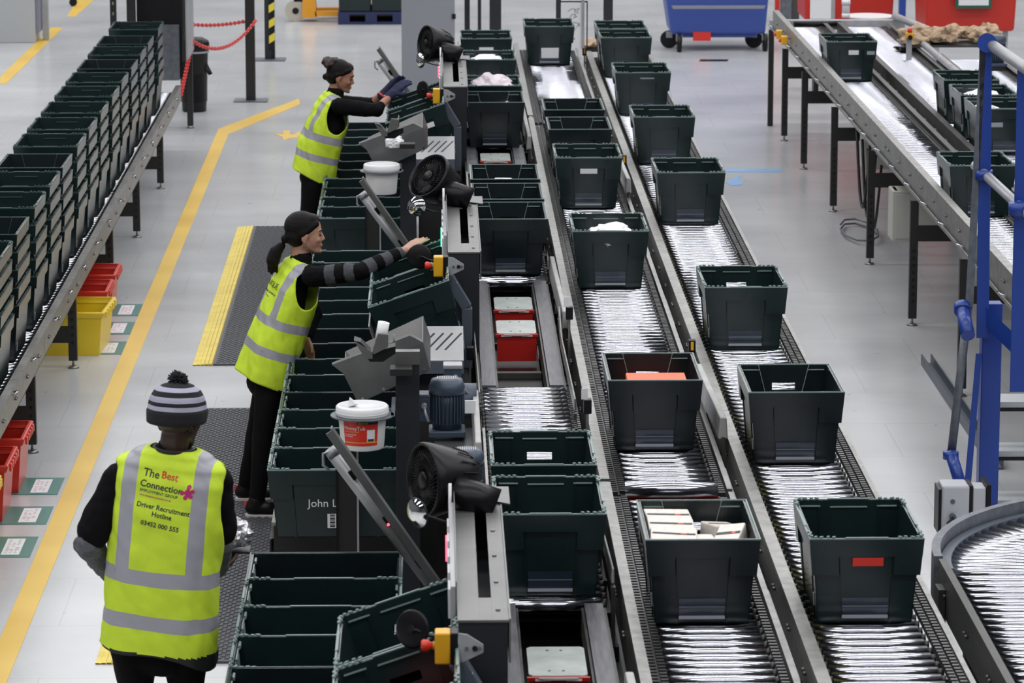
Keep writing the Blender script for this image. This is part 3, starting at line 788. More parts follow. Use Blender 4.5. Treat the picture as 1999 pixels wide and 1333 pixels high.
# right-hand conveyors
LR = [Zp(x, y, 0).y for x, y in ((1517, 275), (1553, 330), (1611, 413), (1680, 516), (1757, 635), (1855, 773))]
def rsec(lab, X, rw, a, b, lx, rx, legs, grp, lm='rail'):
    t = section(lab, X, rw, a, b, ZRR, grp, left=(lx, lx + .05, .95 if rx < 3.9 else .82, 1.125 if rx < 3.9 else 1.01, lm, -1), right=(rx, rx + .04, .82, ZRR + .035, 'rail_dark', 1),
                legs=legs, legx=(lx + .03, rx + .55 if rx < 3.9 else rx), strips=[(rx - .045, rx - .003, ZRR + .004, 0)])
    return t
yfar = Zp(1550, 52, ZRR).y
for k, (a, b) in enumerate([(19.2, 26.0), (26.0, yfar)]):
    t = rsec('%s half of the left roller bed of the right-hand conveyor' % ['near', 'far'][k], 3.505, .345, a, b, 3.245, 3.725, LR, 'left roller bed sections of the right-hand conveyor')
    # lower shelf plate with slotted face
    MB().box(3.222 - 3.505, 3.232 - 3.505, 0, b - a, .945, .965).build('lower_lip', M['rail'], t)
    hk = MB(); y = .4
    while y < b - a:
        hk.tube([(3.236 - 3.505, y, .98), (3.20 - 3.505, y + .02, .99), (3.20 - 3.505, y + .10, .99)], .006, 6); y += .85
    hk.build('wire_hook_row', M['chrome'], t)
for k, (a, b) in enumerate([(19.2, 26.0), (26.0, yfar)]):
    rsec('%s half of the middle roller bed of the right-hand conveyor' % ['near', 'far'][k], 4.12, .38, a, b, 3.86, 4.335, [], 'middle roller bed sections of the right-hand conveyor', 'rail_dark')
y3 = Zp(1850, 86, ZRR).y
rsec('third roller bed behind the brown paper heap side, far right', 4.71, .40, 22.5, min(y3, 32.4), 4.45, 4.93, [23.5, 26, 28.5, 31], None, 'rail_dark')
# far end frame of right conveyors
t = thing('conveyor_end_frame', 'grey end frame across the far end of the right-hand conveyor', 'frame', (3.9, yfar + .06, 0))
MB().box(-.68, .62, 0, .05, ZRR - .04, ZRR + .06).build('end_bar', M['pipe'], t, .01)
MB().cyl((-.45, -.03, ZRR + .02), (.0, -.03, ZRR + .02), .03).build('end_roller', M['black_soft'], t)
MB().cyl((.52, 0, ZRR + .09), (.80, -1.6, ZRR + .06), .035).build('edge_tube', M['pipe'], t)
for x in (-.66, .60): MB().box(x - .025, x + .025, 0, .05, 0, ZRR - .04).build('leg', M['legsteel'], t)
t = thing('guide_tube', 'grey tube rail edging the gap right of the middle roller bed', 'guide rail', (4.40, 23.0, 0))
MB().cyl((0, 0, ZRR + .07), (.0, yfar - 25.2, ZRR + .07), .03).build('tube', M['pipe'], t)
for j in range(5): MB().box(-.01, .01, .5 + 2 * j, .54 + 2 * j, ZRR - .1, ZRR + .05).build('bracket', M['rail_dark'], t)
# control cabinets hanging under the right conveyor
for k, (px, py, w, h, lab) in enumerate([(1628, 205, .16, .36, 'small cream control cabinet under the far part of the right conveyor'),
                                   (1725, 330, .30, .50, 'larger cream control cabinet under the middle of the right conveyor')]):
    Y = [28.9, 25.9][k]
    t = thing('control_cabinet', lab, 'cabinet', (3.55, Y, .42 if k else .50))
    MB().box(-w, w, -.13, .13, 0, h * .72).build('cabinet_body', M['cream'], t, .008)
    MB().box(-w + .02, w - .02, -.137, -.131, .02, h * .72 - .02).build('door', M['cream'], t, .003)
    for sx in (-w + .03, w - .03): MB().box(sx - .01, sx + .01, -.1, .1, h * .72, .35 if k else .30).build('hanger', M['legsteel'], t)
b = MB(); c0 = Vector((3.55, 28.2, .30))
for j in range(3):
    pts = []
    for i in range(14):
        a_ = i / 13; pts.append(Vector((3.35 + .02 * j, 28.9 - .2 * j - a_ * .9, .80 - .55 * math.sin(PI * a_) - .05 * j)))
    b.tube(pts, .012, 6)
tag(b.build('cable_loop', M['black']), 'black cables sagging under the right conveyor between its legs', 'cable')
b = MB(); pts = [Vector((3.35 + .14 * math.cos(a_ * .7), 28.6 + .5 * math.sin(a_ * .7), .012 + .004 * i)) for i, a_ in enumerate(range(14))]
b.tube(pts, .008, 6); tag(b.build('coiled_cable', M['greysteel']), 'thin grey cable coil lying on the floor under the right conveyor', 'cable')

# left stack conveyor
LL = [Zp(x, y, 0).y for x, y in ((147, 718), (217, 570), (273, 463), (323, 368), (340, 325))]
LL = [LL[0] - 2.5, LL[0], LL[1], LL[2], LL[3]]
ylf = Zp(300, 205, .60).y
for k, (a, b) in enumerate([(15.5, 21.5), (21.5, 27.5), (27.5, 33.6)]):
    t = section('%s section of the left stack conveyor' % ['near', 'middle', 'far'][k], -2.585, .43, a, b, .548, 'left stack conveyor sections',
                left=(-2.86, -2.82, .44, .60, 'rail', -1), right=(-2.352, -2.305, .455, .60, 'rail', 1), legs=LL, legx=(-2.83, -2.33), strips=[(-2.375, -2.356, .55, 1)])
    hk = MB(); y = .5
    while y < b - a:
        hk.tube([(-2.305 + 2.585, y, .57), (-2.285 + 2.585, y + .01, .58), (-2.285 + 2.585, y + .07, .58), (-2.305 + 2.585, y + .08, .57)], .006, 6); y += .95
    hk.build('wire_clip_row', M['chrome'], t)
# pick row trays: frame carrying the picking totes
for k, (a, b, nm) in enumerate([(13.3, 15.72, 'front'), (17.08, 23.35, 'middle'), (24.3, 29.3, 'rear')]):
    t = thing('tote_stand', 'dark low %s stand carrying the picking totes' % nm, 'stand', (-.457, a, 0), 'stands under the picking rows')
    MB().box(-.32, -.28, 0, b - a, .43, .509).build('side_rail', M['rail'], t)
    MB().box(.28, .32, 0, b - a, .43, .509).build('side_rail', M['rail'], t)
    MB().box(-.31, .31, -.012, -.002, .06, .49).build('dark_end_sheet', M['legsteel'], t)  # added dark sheet, keeps the space under the row dark
    MB().box(-.33, -.322, 0, b - a, .30, .425).build('side_panel', M['legsteel'], t)
    for j in range(int((b - a) / .25)): MB().cyl((-.28, .1 + .25 * j, .485), (.28, .1 + .25 * j, .485), .022, n=10).build('roller', M['steel'], t)
    for yy in (.12, (b - a) / 2, b - a - .12):
        for sx in (-.3, .3): MB().box(sx - .02, sx + .02, yy - .02, yy + .02, 0, .43).build('leg', M['legsteel'], t)

# curved conveyor at bottom right
ZC = ZRR; CX, CY = 3.22, 14.35; RO, RI = 1.20, .62
t = thing('curved_roller_conveyor', 'curved roller conveyor at the lower right corner of the picture', 'conveyor', (CX, CY, 0))
me_r = {}
def taper_roller(r0, r1): 
    b = MB(); b.cyl((r0, 0, 0), (r1, 0, 0), .018, .030, n=18); b.cyl((r0 - .01, 0, 0), (r0, 0, 0), .01, n=8, mi=1); b.cyl((r1, 0, 0), (r1 + .015, 0, 0), .016, n=8, mi=1)
    return b.mesh('curve_roller', [M['chrome'], M['chain']])
cr = taper_roller(RI + .03, RO - .06)
n_c = 26
for i in range(n_c):
    a_ = PI - (PI * .5) * (i + .4) / n_c
    o = bpy.data.objects.new('roller', cr); COL.objects.link(o); o.parent = t; o.location = (0, 0, ZC - .03); o.rotation_euler = (0, 0, a_)
def arc_rail(r, w, z0, z1):
    b = MB(); N = 40; vs = []
    for i in range(N + 1):
        a_ = PI - (PI * .5) * i / N; c, s_ = math.cos(a_), math.sin(a_)
        for rr, zz in ((r, z0), (r, z1), (r + w, z1), (r + w, z0)): vs.append((rr * c, rr * s_, zz))
    fs = [(4 * i + j, 4 * i + (j + 1) % 4, 4 * i + 4 + (j + 1) % 4, 4 * i + 4 + j) for i in range(N) for j in range(4)]
    return b.add(vs, fs + [(3, 2, 1, 0), (4 * N, 4 * N + 1, 4 * N + 2, 4 * N + 3)])
arc_rail(RO - .02, .035, ZC - .13, ZC + .055).build('outer_rail', M['greysteel'], t)
arc_rail(RO - .065, .04, ZC - .06, ZC + .004).build('drive_cover', M['arm'], t)
arc_rail(RI - .04, .03, ZC - .12, ZC + .03).build('inner_rail', M['greysteel'], t)
for a_ in (PI * .97, PI * .75, PI * .53):
    MB().box((RO - .02) * math.cos(a_) - .025, (RO - .02) * math.cos(a_) + .025, (RO - .02) * math.sin(a_) - .02, (RO - .02) * math.sin(a_) + .02, 0, ZC - .13).build('leg', M['legsteel'], t)
XS = CX - (RO + RI) / 2
t = section('straight roller bed leading into the curve at the lower right', XS, .50, 10.3, CY - .02, ZC, None,
            left=(CX - RO - .0 + .0, CX - RO + .03, ZC - .14, ZC + .05, 'rail_dark', -1), right=(CX - RI - .01, CX - RI + .02, ZC - .14, ZC + .03, 'rail', 1),
            strips=[(CX - RO + .032, CX - RO + .048, ZC, 1)], legs=[11.3, 13.6], legx=(CX - RO + .03, CX - RI))
MB().box(CX - RO - XS - .03, CX - RO - XS - .002, CY - 10.3 - .25, CY - 10.3 - .15, ZC - .35, ZC - .02).build('joint_bracket', M['rail_dark'], t)
# ------------------------------------------------------------------ packing stations
SN = {0: 'middle', -1: 'front', 1: 'rear'}
DY = {-1: -7.51, 0: -0.29, 1: 6.77}
def fan(loc, d, label):
    t = thing('desk_fan', label, 'fan', loc, 'black fans on the packing stations')
    d = Vector(d).normalized()
    q = d.to_track_quat('Z', 'Y').to_matrix().to_4x4()
    sh = MB()
    sh.lathe([(.001, -.13), (.055, -.128), (.085, -.11), (.105, -.06), (.125, 0), (.138, .05), (.141, .075), (.137, .085), (.129, .083), (.122, .05), (.10, .01), (.001, .005)], 36, 0, q)
    sh.build('fan_housing', M['black_soft'], t)
    g = MB()
    for k in range(44):
        a = 2 * PI * k / 44; c, s = math.cos(a), math.sin(a); a2 = a + .35
        g.tube([q @ Vector((.035 * c, .035 * s, .082)), q @ Vector((.08 * math.cos(a + .12), .08 * math.sin(a + .12), .083)), q @ Vector((.125 * math.cos(a2), .125 * math.sin(a2), .074))], .0016, 4)
    for rr in (.06, .095): 
        g.tube([q @ Vector((rr * math.cos(2 * PI * k / 30), rr * math.sin(2 * PI * k / 30), .082)) for k in range(31)], .0015, 4)
    g.build('front_grille', M['black_soft'], t)
    MB().lathe([(.001, .088), (.03, .086), (.036, .078), (.001, .07)], 20, 0, q).build('grille_hub', M['black_soft'], t)
    bl = MB()
    for k in range(3):
        a = 2 * PI * k / 3
        vs = []
        for rr in (.03, .06, .09, .112):
            for off, zz in ((-.5, .035), (.5, .06)):
                aa = a + off * (.9 - rr * 2.5); vs.append(q @ Vector((rr * math.cos(aa), rr * math.sin(aa), zz)))
        bl.add(vs, [(0, 1, 3, 2), (2, 3, 5, 4), (4, 5, 7, 6)], 0, True)
    bl.cyl(q @ Vector((0, 0, .02)), q @ Vector((0, 0, .07)), .032, n=18)
    bl.build('fan_blades', M['black'], t)
    r = MB()   # rear ribs
    for k in range(16):
        a = 2 * PI * k / 16; r.tube([q @ Vector((.06 * math.cos(a), .06 * math.sin(a), -.135)), q @ Vector((.098 * math.cos(a), .098 * math.sin(a), -.09)), q @ Vector((.118 * math.cos(a), .118 * math.sin(a), -.035))], .003, 4)
    r.build('rear_grille', M['black'], t)
    s = MB()
    a = Vector((.0, -.05, -.015)); b = Vector((.205, -.10, -.10))
    s.cyl(Vector((.03, -.09, -.02)), Vector((.185, -.10, -.085)), .062, .074, n=28)
    s.cyl(Vector((.03, .09, -.02)), Vector((.15, .03, -.085)), .03, .05, n=20)
    s.build('stand', M['black_soft'], t, 0)
    MB().cyl((.02, -.145, -.005), (.02, -.12, -.005), .016, n=14).build('tilt_knob', M['black'], t)
    tb = MB(); tb.tube([(.12, .0, -.10), (.06, .02, -.13), (.0, .06, -.125), (-.02, .1, -.14)], .006, 6); tb.build('power_cable', M['black'], t)
    return t
def estop(loc, label):
    t = thing('emergency_stop', label, 'emergency stop', loc, 'yellow emergency stop boxes on the packing stations')
    MB().box(-.030, .020, -.035, .035, -.055, .05).build('yellow_box', M['yellow'], t, .006)
    MB().box(.0205, .045, -.036, .036, -.056, .05).build('black_base', M['black'], t, .004)
    b = MB(); mx = Matrix.Rotation(R(-90), 4, 'Y')
    b.lathe([(.001, .075), (.016, .074), (.021, .066), (.019, .052), (.012, .044), (.012, .030), (.001, .030)], 20, 0, mx)
    b.build('red_button', M['red'], t)
    MB().cyl((-.036, 0, 0), (-.030, 0, 0), .014, n=16).build('collar', mat_once('estop_collar', (.45, .35, .05), .4), t)
    p = MB(); p.prism([(.046, .05), (.075, .045), (.125, .012), (.125, -.014), (.05, -.05), (.046, -.05)], 'y', -.036, -.031)
    o = p.build('bracket_plate', M['pipe'], t)
    for x in (.072, .098, .114): MB().cyl((x, -.037, .0), (x, -.0415, .0), .0065 if x != .098 else .009, n=10).build('bolt', M['steel'] if x != .098 else M['black'], o)
    return t
_mo = {}
def mat_once(n, c, r=.5, **k):
    if n not in _mo: _mo[n] = mat(n, c, r, **k)
    return _mo[n]
def mirror(loc, d, label, r=.055):
    t = thing('convex_mirror', label, 'mirror', loc, 'small convex mirrors on the packing stations')
    q = Vector(d).normalized().to_track_quat('Z', 'Y').to_matrix().to_4x4()
    MB().lathe([(.0005, .024), (r * .35, .0215), (r * .65, .015), (r * .88, .006), (r, 0)], 28, 0, q).build('mirror_glass', M['mirror'], t)
    MB().lathe([(r, 0), (r * 1.03, .002), (r * 1.04, -.006), (r * .8, -.014), (.0005, -.018)], 28, 0, q).build('mirror_back', M['black'], t)
    b = MB(); b.tube([(0, 0, 0), (.02, .01, -.01), (.06, .01, -.02), (.095, .0, -.03), (.18, .0, -.045)], .005, 6); b.build('stalk', M['black'], t)
    return t
def disc(loc, d, label, r=.064):
    t = thing('round_shade', label, 'round shade', loc, 'dark round discs on flexible arms')
    q = Vector(d).normalized().to_track_quat('Z', 'Y').to_matrix().to_4x4()
    MB().lathe([(.0005, .003), (r * .9, .003), (r, 0), (r * .97, -.006), (.0005, -.005)], 36, 0, q).build('disc', M['black_soft'], t)
    b = MB(); c = q @ Vector((0, 0, .008))
    b.cyl(q @ Vector((0, 0, .002)), q @ Vector((0, 0, .012)), .014, n=14)
    b.tube([c, c + Vector((.02, -.012, .0)), c + Vector((.055, -.012, -.018)), c + Vector((.10, .0, -.028))], .0055, 8)
    b.build('flexible_arm', M['black'], t)
    return t
for s in (-1, 0, 1):
    dy = DY[s]; nm = SN[s]
    # machine cabinet under the station
    t = thing('machine_cabinet', 'dark machine cabinet below the %s packing station' % nm, 'machine cabinet', (.05, 17.95 + dy, 0), 'dark cabinets under the packing stations')
    MB().box(-.145, .135, 0, 2.9, .05, .93).build('cabinet_body', M['legsteel'], t)
    for k in range(4):
        MB().box(-.152, -.1455, .05 + .72 * k, .70 + .72 * k, .12, .88).build('side_panel', M['black_soft'], t)
    MB().box(-.12, .12, .1, 2.8, .93, .945).build('top_plate', M['housing'], t)
    # housing with displays
    t = thing('display_housing', 'long grey metal display housing of the %s packing station, slotted steel top' % nm, 'machine housing', (.155, 19.07 + dy, 0), 'metal display housings of the packing stations')
    hb_ = MB(); hb_.box(-.08, .08, 0, 1.66, .95, 1.36); hb_.box(-.08, -.074, 0, 1.66, 1.36, 1.515); hb_.box(.074, .08, 0, 1.66, 1.36, 1.515); hb_.box(-.074, .074, 0, .006, 1.36, 1.515); hb_.box(-.074, .074, 1.654, 1.66, 1.36, 1.515); hb_.build('housing_body', M['housing'], t)
    p = MB(); p.box(-.083, -.012, -.003, 1.66, 1.516, 1.524); p.box(.030, .083, -.003, 1.66, 1.516, 1.524); p.box(-.0118, .0298, -.003, .28, 1.516, 1.524); p.box(-.0118, .0298, 1.5, 1.66, 1.516, 1.524)
    p.build('slotted_top_plate', M['steel_plate'], t)
    p = MB(); p.box(.084, .090, .0, 1.66, 1.38, 1.527); p.build('edge_flange', M['steel_plate'], t)
    for k in range(5):
        MB().cyl((.05, .12 + .36 * k, 1.524), (.05, .12 + .36 * k, 1.529), .008, n=10).build('bolt', M['steel'], t)
    p = MB(); p.box(-.104, -.088, .25, 1.45, 1.41, 1.57); p.build('display_strip', M['clear'], t)
    MB().box(-.0875, -.0835, .2, 1.5, 1.40, 1.60).build('display_backplate', M['steel_plate'], t)
    for k in range(5): MB().box(-.112, -.1045, .33 + .22 * k, .45 + .22 * k, 1.44, 1.54).build('display_unit', M['white'], t)
    MB().box(-.10, -.0885, .12, .24, 1.40, 1.46).build('cable_plug', M['black'], t)
    MB().cyl((-.10, 1.45, 1.42), (-.10, 1.45, 1.64), .006, n=8).build('antenna_rod', M['white'], t)
    if s == -1: MB().box(-.118, -.1125, 1.02, 1.12, 1.46, 1.53).build('red_light', M['redled'], t)
    if s == 0: MB().box(-.118, -.1125, .62, .70, 1.45, 1.54).build('green_light', M['greenled'], t)
    if s == 1: MB().box(-.118, -.1125, 1.0, 1.10, 1.47, 1.54).build('red_light', M['redled'], t)
    # triangular mount at the far end
    p = MB(); p.prism([(-.03, 1.70), (.12, 1.58), (.12, 1.86), (-.03, 1.86)], 'z', 1.527, 1.533); p.build('fan_mounting_plate', M['steel_plate'], t)
    MB().box(-.05, .06, 1.60, 1.75, 1.3, 1.5265).build('mounting_post', M['black'], t)
    # e-stop and bracket arm
    estop((.028, 18.93 + dy, 1.478), {0: 'yellow emergency stop box with red button left of the middle housing', -1: 'yellow emergency stop box nearest the camera at the bottom', 1: 'yellow emergency stop box by the farthest woman'}[s])
    t = thing('bracket_arm', 'bent blue-grey bracket arm below the %s emergency stop' % nm, 'bracket arm', (.18, 18.93 + dy, .945), 'bent arms carrying the emergency stops')
    b = MB()
    for (x0, z0), (x1, z1) in (((-.115, .49), (-.012, .315)), ((-.012, .315), (-.012, .0))):
        w = .028
        d = Vector((x1 - x0, 0, z1 - z0)).normalized(); n_ = Vector((-d.z, 0, d.x)) * w
        A = Vector((x0, 0, z0)); B = Vector((x1, 0, z1)); yy = Vector((0, .035, 0))
        b.hexa([A - n_ - yy, A + n_ - yy, A + n_ + yy, A - n_ + yy, B - n_ - yy, B + n_ - yy, B + n_ + yy, B - n_ + yy])
    b.build('arm', M['arm'], t, .005)
    k = MB(); k.tube([(-.14, -.02, .50), (-.12, -.03, .455), (-.085, -.03, .435), (-.06, -.03, .45)], .005, 6); k.build('cable', M['pipe'], t)
    # fan, mirror, disc
    fan((.018 + (.012 if s == -1 else 0), 20.72 + dy, 1.655 - (.045 if s == -1 else .015)), {0: (-.62, -.52, .58), -1: (-.90, -.42, .05), 1: (-.88, -.42, .12)}[s],
        {0: 'black fan tilted upwards on the middle packing station', -1: 'black fan nearest the camera', 1: 'black fan farthest away, above the far e-stop'}[s])
    mirror((-.095 + (.03 if s == -1 else 0), 20.42 + dy, 1.555), {0: (-.35, -.93, .1), -1: (-.75, -.62, -.1), 1: (-.85, -.5, 0)}[s],
           {0: 'small convex mirror reflecting the middle woman', -1: 'small convex mirror below the nearest fan', 1: 'small convex mirror below the farthest fan'}[s])
    disc((-.075, 19.05 + dy, 1.505 if s != -1 else 1.50), {0: (-.12, -.98, .12), -1: (-.55, -.8, .15), 1: (-.75, -.62, .1)}[s],
         {0: 'dark round disc in front of the middle woman\'s hand', -1: 'dark round disc nearest the camera above the tilted tote', 1: 'dark round disc beside the navy gloves'}[s])
    # tilted shelf with lip
    t = thing('tilted_shelf', 'tilted steel shelf holding the totes of the %s station' % nm, 'shelf', (-.02, 18.40 + dy, 1.088), 'tilted steel shelves')
    t.rotation_euler = (0, R(-19), 0)
    b = MB(); b.box(-.215, .18, .02, 1.50, -.010, -.002); b.build('shelf_plate', M['steel_plate'], t)
    b = MB(); b.box(-.238, -.230, .02, 1.5, -.010, .26); b.box(-.230, -.215, .02, 1.5, -.010, -.002); b.build('left_lip', M['steel_plate'], t)
    for yy in (.1, 1.4): MB().box(.0, .04, yy, yy + .05, -.15, -.011).build('support', M['legsteel'], t)
    kinds = {0: [('A', 'green tilted tote in front of the middle woman\'s arm'), ('C', 'second tilted tote under the middle woman\'s sleeve')],
             -1: [('A', 'tilted tote at the bottom edge holding red wrapping'), ('A', 'tilted tote with a hand slot behind the nearest round disc')],
             1: [('C', 'tilted tote with a white side label at the farthest station'), ('C', 'tilted tote under the navy gloves of the farthest woman')]}[s]
    for j, (kd, lb) in enumerate(kinds):
        tt = tote(kd, (-.02, 18.50 + dy + .322 + .665 * j, 1.091), lb, None, (0, R(-19), 0), pocket=False)
        if s == 1 and j == 0: sticker(tt, -.05, .5, .205, .24, M['paper'], 'white_label')
        if s == -1 and j == 0:
            crumple('red_wrapping', M['redplastic'], (-.03, 18.62 + dy, 1.22), .12, .14, .09, 'crumpled red plastic wrapping lying in the nearest tilted tote', 'wrapping', 31, 4)
    # slotted inclined plate
    if s != -1:
        t = thing('slotted_plate', 'pale inclined plate with diagonal slots at the %s station' % nm, 'metal plate', (0, 18.10 + dy, 1.14), 'inclined slotted plates')
        b = MB(); mx = Matrix.Translation((0, 0, 0)) @ Matrix.Rotation(math.atan2(.11, .28), 4, 'X')
        b.prism([(-.165, 0), (.145, 0), (.145, .32), (-.10, .32), (-.165, .22)], 'z', 0, .006)
        o = b.build('plate', M['slotplate'], t); o.matrix_local = mx
        for k in range(5):
            q = MB(); x0 = -.10 + .045 * k
            q.prism([(x0 - .03 * (k < 9), .10), (x0 - .03 + .008, .095), (x0 + .06, .25), (x0 + .052, .255)], 'z', .0062, .0072)
            q.build('slot', M['black'], o)
        MB().box(-.165, .145, -.004, .004, -.06, .0).build('front_edge', M['arm'], t)
        for x in (-.15, .13): MB().box(x - .01, x + .01, .02, .04, -.2, -.005).build('support', M['legsteel'], t)
    # leaning bar pair on the picking gap
    Yb = (14.87, 21.95, 29.05)[s + 1]
    t = thing('leaning_light_bar', 'leaning silver tube and angle profile beside the picking row, %s station' % nm, 'light bar', (-.05, Yb, .865), 'leaning profiles beside the picking rows')
    def slab(x0, z0, x1, z1, w, y0, y1, nm_, mm):
        d = Vector((x1 - x0, 0, z1 - z0)).normalized(); n_ = Vector((-d.z, 0, d.x)) * w
        A = Vector((x0, 0, z0)); B = Vector((x1, 0, z1)); b = MB(); a0 = Vector((0, y0, 0)); a1 = Vector((0, y1, 0))
        b.hexa([A - n_ + a0, A + n_ + a0, A + n_ + a1, A - n_ + a1, B - n_ + a0, B + n_ + a0, B + n_ + a1, B - n_ + a1])
        return b.build(nm_, mm, t, .002)
    slab(-.385, .575, .07, -.095, .014, -.06, -.052, 'angle_profile', M['steel'])
    slab(-.375, .590, .08, -.085, .004, -.06, .0, 'angle_profile', M['steel'])
    b = MB(); A = Vector((-.36, .03, .46)); B = Vector((.03, .03, -.08))
    b.cyl(A, B, .033, n=20); b.cyl(A + Vector((-.02, 0, .028)), A, .030, .034, n=20)
    b.build('tube', M['pipe'], t)
    d = (B - A).normalized()
    for k, f in enumerate((.16, .52, .86)):
        c = A + (B - A) * f + Vector((.012, -.034, .012))
        o = MB().box(-.014, .014, -.012, .004, -.022, .022).build('sensor_eye', M['black'], t, .003); o.location = c; o.rotation_euler = (0, R(-36), 0)
        if s == -1 and k == 1:
            for e in (-.008, .01): 
                l = MB().cyl((e, -.017, -.012 + e * .4), (e, -.0125, -.012 + e * .4), .006, n=10).build('red_led', M['redled'], o)
    g = MB(); 
    for k in (0, 1): g.tube([A + d * (.1 + .17 * k) + Vector((.02, -.036, .01)), A + d * (.24 + .17 * k) + Vector((.02, -.036, .01))], .005, 6)
    g.build('glass_rod_pair', M['chrome'], t)
    l = MB(); l.tube([A + Vector((-.02, -.02, .02)), A + Vector((-.05, -.02, .01)), A + Vector((-.05, -.02, -.04)), A + Vector((-.025, -.02, -.06))], .006, 6); l.build('cable_loop', M['pipe'], t)

# posts, buckets, hoppers at the middle and rear stations
for s, (Yp_, Xp) in enumerate([(16.43, -.122), (24.15, -.168)]):
    nm = ['near', 'far'][s]
    t = thing('black_post', 'tall black square post beside the %s bucket' % ['labelled', 'plain white'][s], 'post', (Xp, Yp_, 0), 'black posts at the packing stations')
    MB().box(-.054, .054, 0, .06, 0, 1.445).build('post', M['housing'], t, .003)
    MB().box(-.056, .056, -.002, .062, 1.40, 1.46).build('steel_cap', M['steel_plate'], t)
    MB().cyl((-.06, .0, 1.46), (-.06, .0, 1.54), .004, n=6).build('rod', M['steel'], t)
    # bucket shelf
    bx, by, bz = (-.322, 16.10, 1.09) if s == 0 else (-.337, 23.78, 1.078)
    t = thing('bucket_holder', 'grey ring shelf carrying the %s bucket' % ['red labelled', 'plain white'][s], 'bucket holder', (bx, by, bz + .145), 'ring shelves on the black posts')
    ring = MB(); N = 32
    vs = []
    for i in range(N):
        a = 2 * PI * i / N
        for rr, zz in ((.112, 0), (.142, 0), (.142, .005), (.112, .005)): vs.append((rr * math.cos(a), rr * math.sin(a), zz))
    ring.add(vs, [(4 * i + j, 4 * i + (j + 1) % 4, (4 * i + 4 + (j + 1) % 4) % (4 * N), (4 * i + 4 + j) % (4 * N)) for i in range(N) for j in range(4)])
    ring.box(.128, Xp - bx - .0545, -.03, Yp_ - by + .05, 0, .005)
    ring.build('ring_plate', M['greysteel'], t)
    t = thing('plastic_bucket', ['white lidded bucket with a red label and a wipe pulled out', 'plain white lidded bucket behind the middle fan'][s], 'bucket', (bx, by, bz))
    MB().lathe([(.001, 0), (.092, 0), (.096, .006), (.1085, .165), (.1085, .17), (.100, .17), (.001, .165)], 40).build('bucket_body', M['white'], t)
    MB().lathe([(.109, .150), (.116, .150), (.118, .156), (.118, .188), (.112, .194), (.103, .196), (.100, .188), (.001, .186)], 40).build('lid', M['white'], t)
    MB().lathe([(.1181, .163), (.1205, .165), (.1181, .168)], 40).build('lid_rib', M['white'], t)
    if s == 0:
        lb = MB(); N = 20; vs = []
        for i in range(N + 1):
            a = R(-140) + R(92) * i / N
            for zz in (.026, .142):
                rr = .096 + .0125 * (zz - .006) / .159 + .0012; vs.append((rr * math.cos(a), rr * math.sin(a), zz))
        lb.add(vs, [(2 * i, 2 * i + 2, 2 * i + 3, 2 * i + 1) for i in range(N)], 0, True)
        lo = lb.build('red_label', M['redlabel'], t)
        def curved(u0, u1, z0, z1, m_, nm_, par, off=.0022):
            q = MB(); n_ = 8; vv = []
            for i in range(n_ + 1):
                a = R(-140) + R(92) * (u0 + (u1 - u0) * i / n_)
                for zz in (z0, z1):
                    rr = .096 + .0125 * (zz - .006) / .159 + off; vv.append((rr * math.cos(a), rr * math.sin(a), zz))
            q.add(vv, [(2 * i, 2 * i + 2, 2 * i + 3, 2 * i + 1) for i in range(n_)], 0, True); return q.build(nm_, m_, par)
        curved(.42, .98, .125, .141, mat_once('label_dark', (.02, .02, .02)), 'dark_banner', lo)
        curved(.68, .90, .045, .100, M['paper'], 'white_panel', lo)
        curved(.70, .88, .047, .058, M['print'], 'barcode', lo, .0028)
        curved(.0, 1.0, .040, .043, mat_once('label_yellow', (.75, .5, .05)), 'yellow_stripe', lo)
        LBL = (t, lo)
        w = MB(); w.add([(-.065, -.02, .187), (-.03, .015, .187), (-.015, -.02, .20), (-.055, -.01, .232), (-.03, -.03, .205)], [(0, 1, 3), (0, 3, 4), (3, 1, 2), (3, 2, 4), (0, 4, 2, 1)])
        w.build('white_wipe', M['paper'], t)
def text_mesh(body, size, m, name='lettering', extrude=0.0006, align='CENTER', spacing=1.0, bold=0.0):
    cu = bpy.data.curves.new(name, 'FONT'); cu.body = body; cu.size = size; cu.extrude = extrude; cu.align_x = align; cu.space_line = spacing
    cu.offset = bold; cu.resolution_u = 3
    o = bpy.data.objects.new(name, cu); COL.objects.link(o)
    dg = bpy.context.evaluated_depsgraph_get(); me = bpy.data.meshes.new_from_object(o.evaluated_get(dg))
    bpy.data.objects.remove(o); me.materials.clear(); me.materials.append(m)
    return me
def text_obj(body, size, m, parent, loc, rot, **k):
    me = text_mesh(body, size, m, **k); o = bpy.data.objects.new(k.get('name', 'lettering'), me); COL.objects.link(o); o.parent = parent
    o.location = loc; o.rotation_euler = rot; return o
def bend_text(me, a0, zc, r_fn):
    for v in me.vertices:
        z = zc + v.co.y; rr = r_fn(z) + v.co.z; a = a0 + v.co.x / .102
        v.co = Vector((rr * math.cos(a), rr * math.sin(a), z))
rf = lambda z: .096 + .0125 * (z - .006) / .159 + .0026
for txt, sz, m_, a_, z_ in (('HoneyTub', .023, M['white'], -137, .100), ('multi purpose wipes', .0085, mat_once('label_yellow', (.75, .5, .05)), -136, .089), ('For use on hands\nand surfaces', .008, M['white'], -136, .076), ('Jasmine', .014, mat_once('label_yellow', (.75, .5, .05)), -99, .127)):
    me = text_mesh(txt, sz, m_, 'lettering', .0003, 'LEFT'); bend_text(me, R(a_), z_, rf)
    o = bpy.data.objects.new('lettering', me); COL.objects.link(o); o.parent = LBL[1]

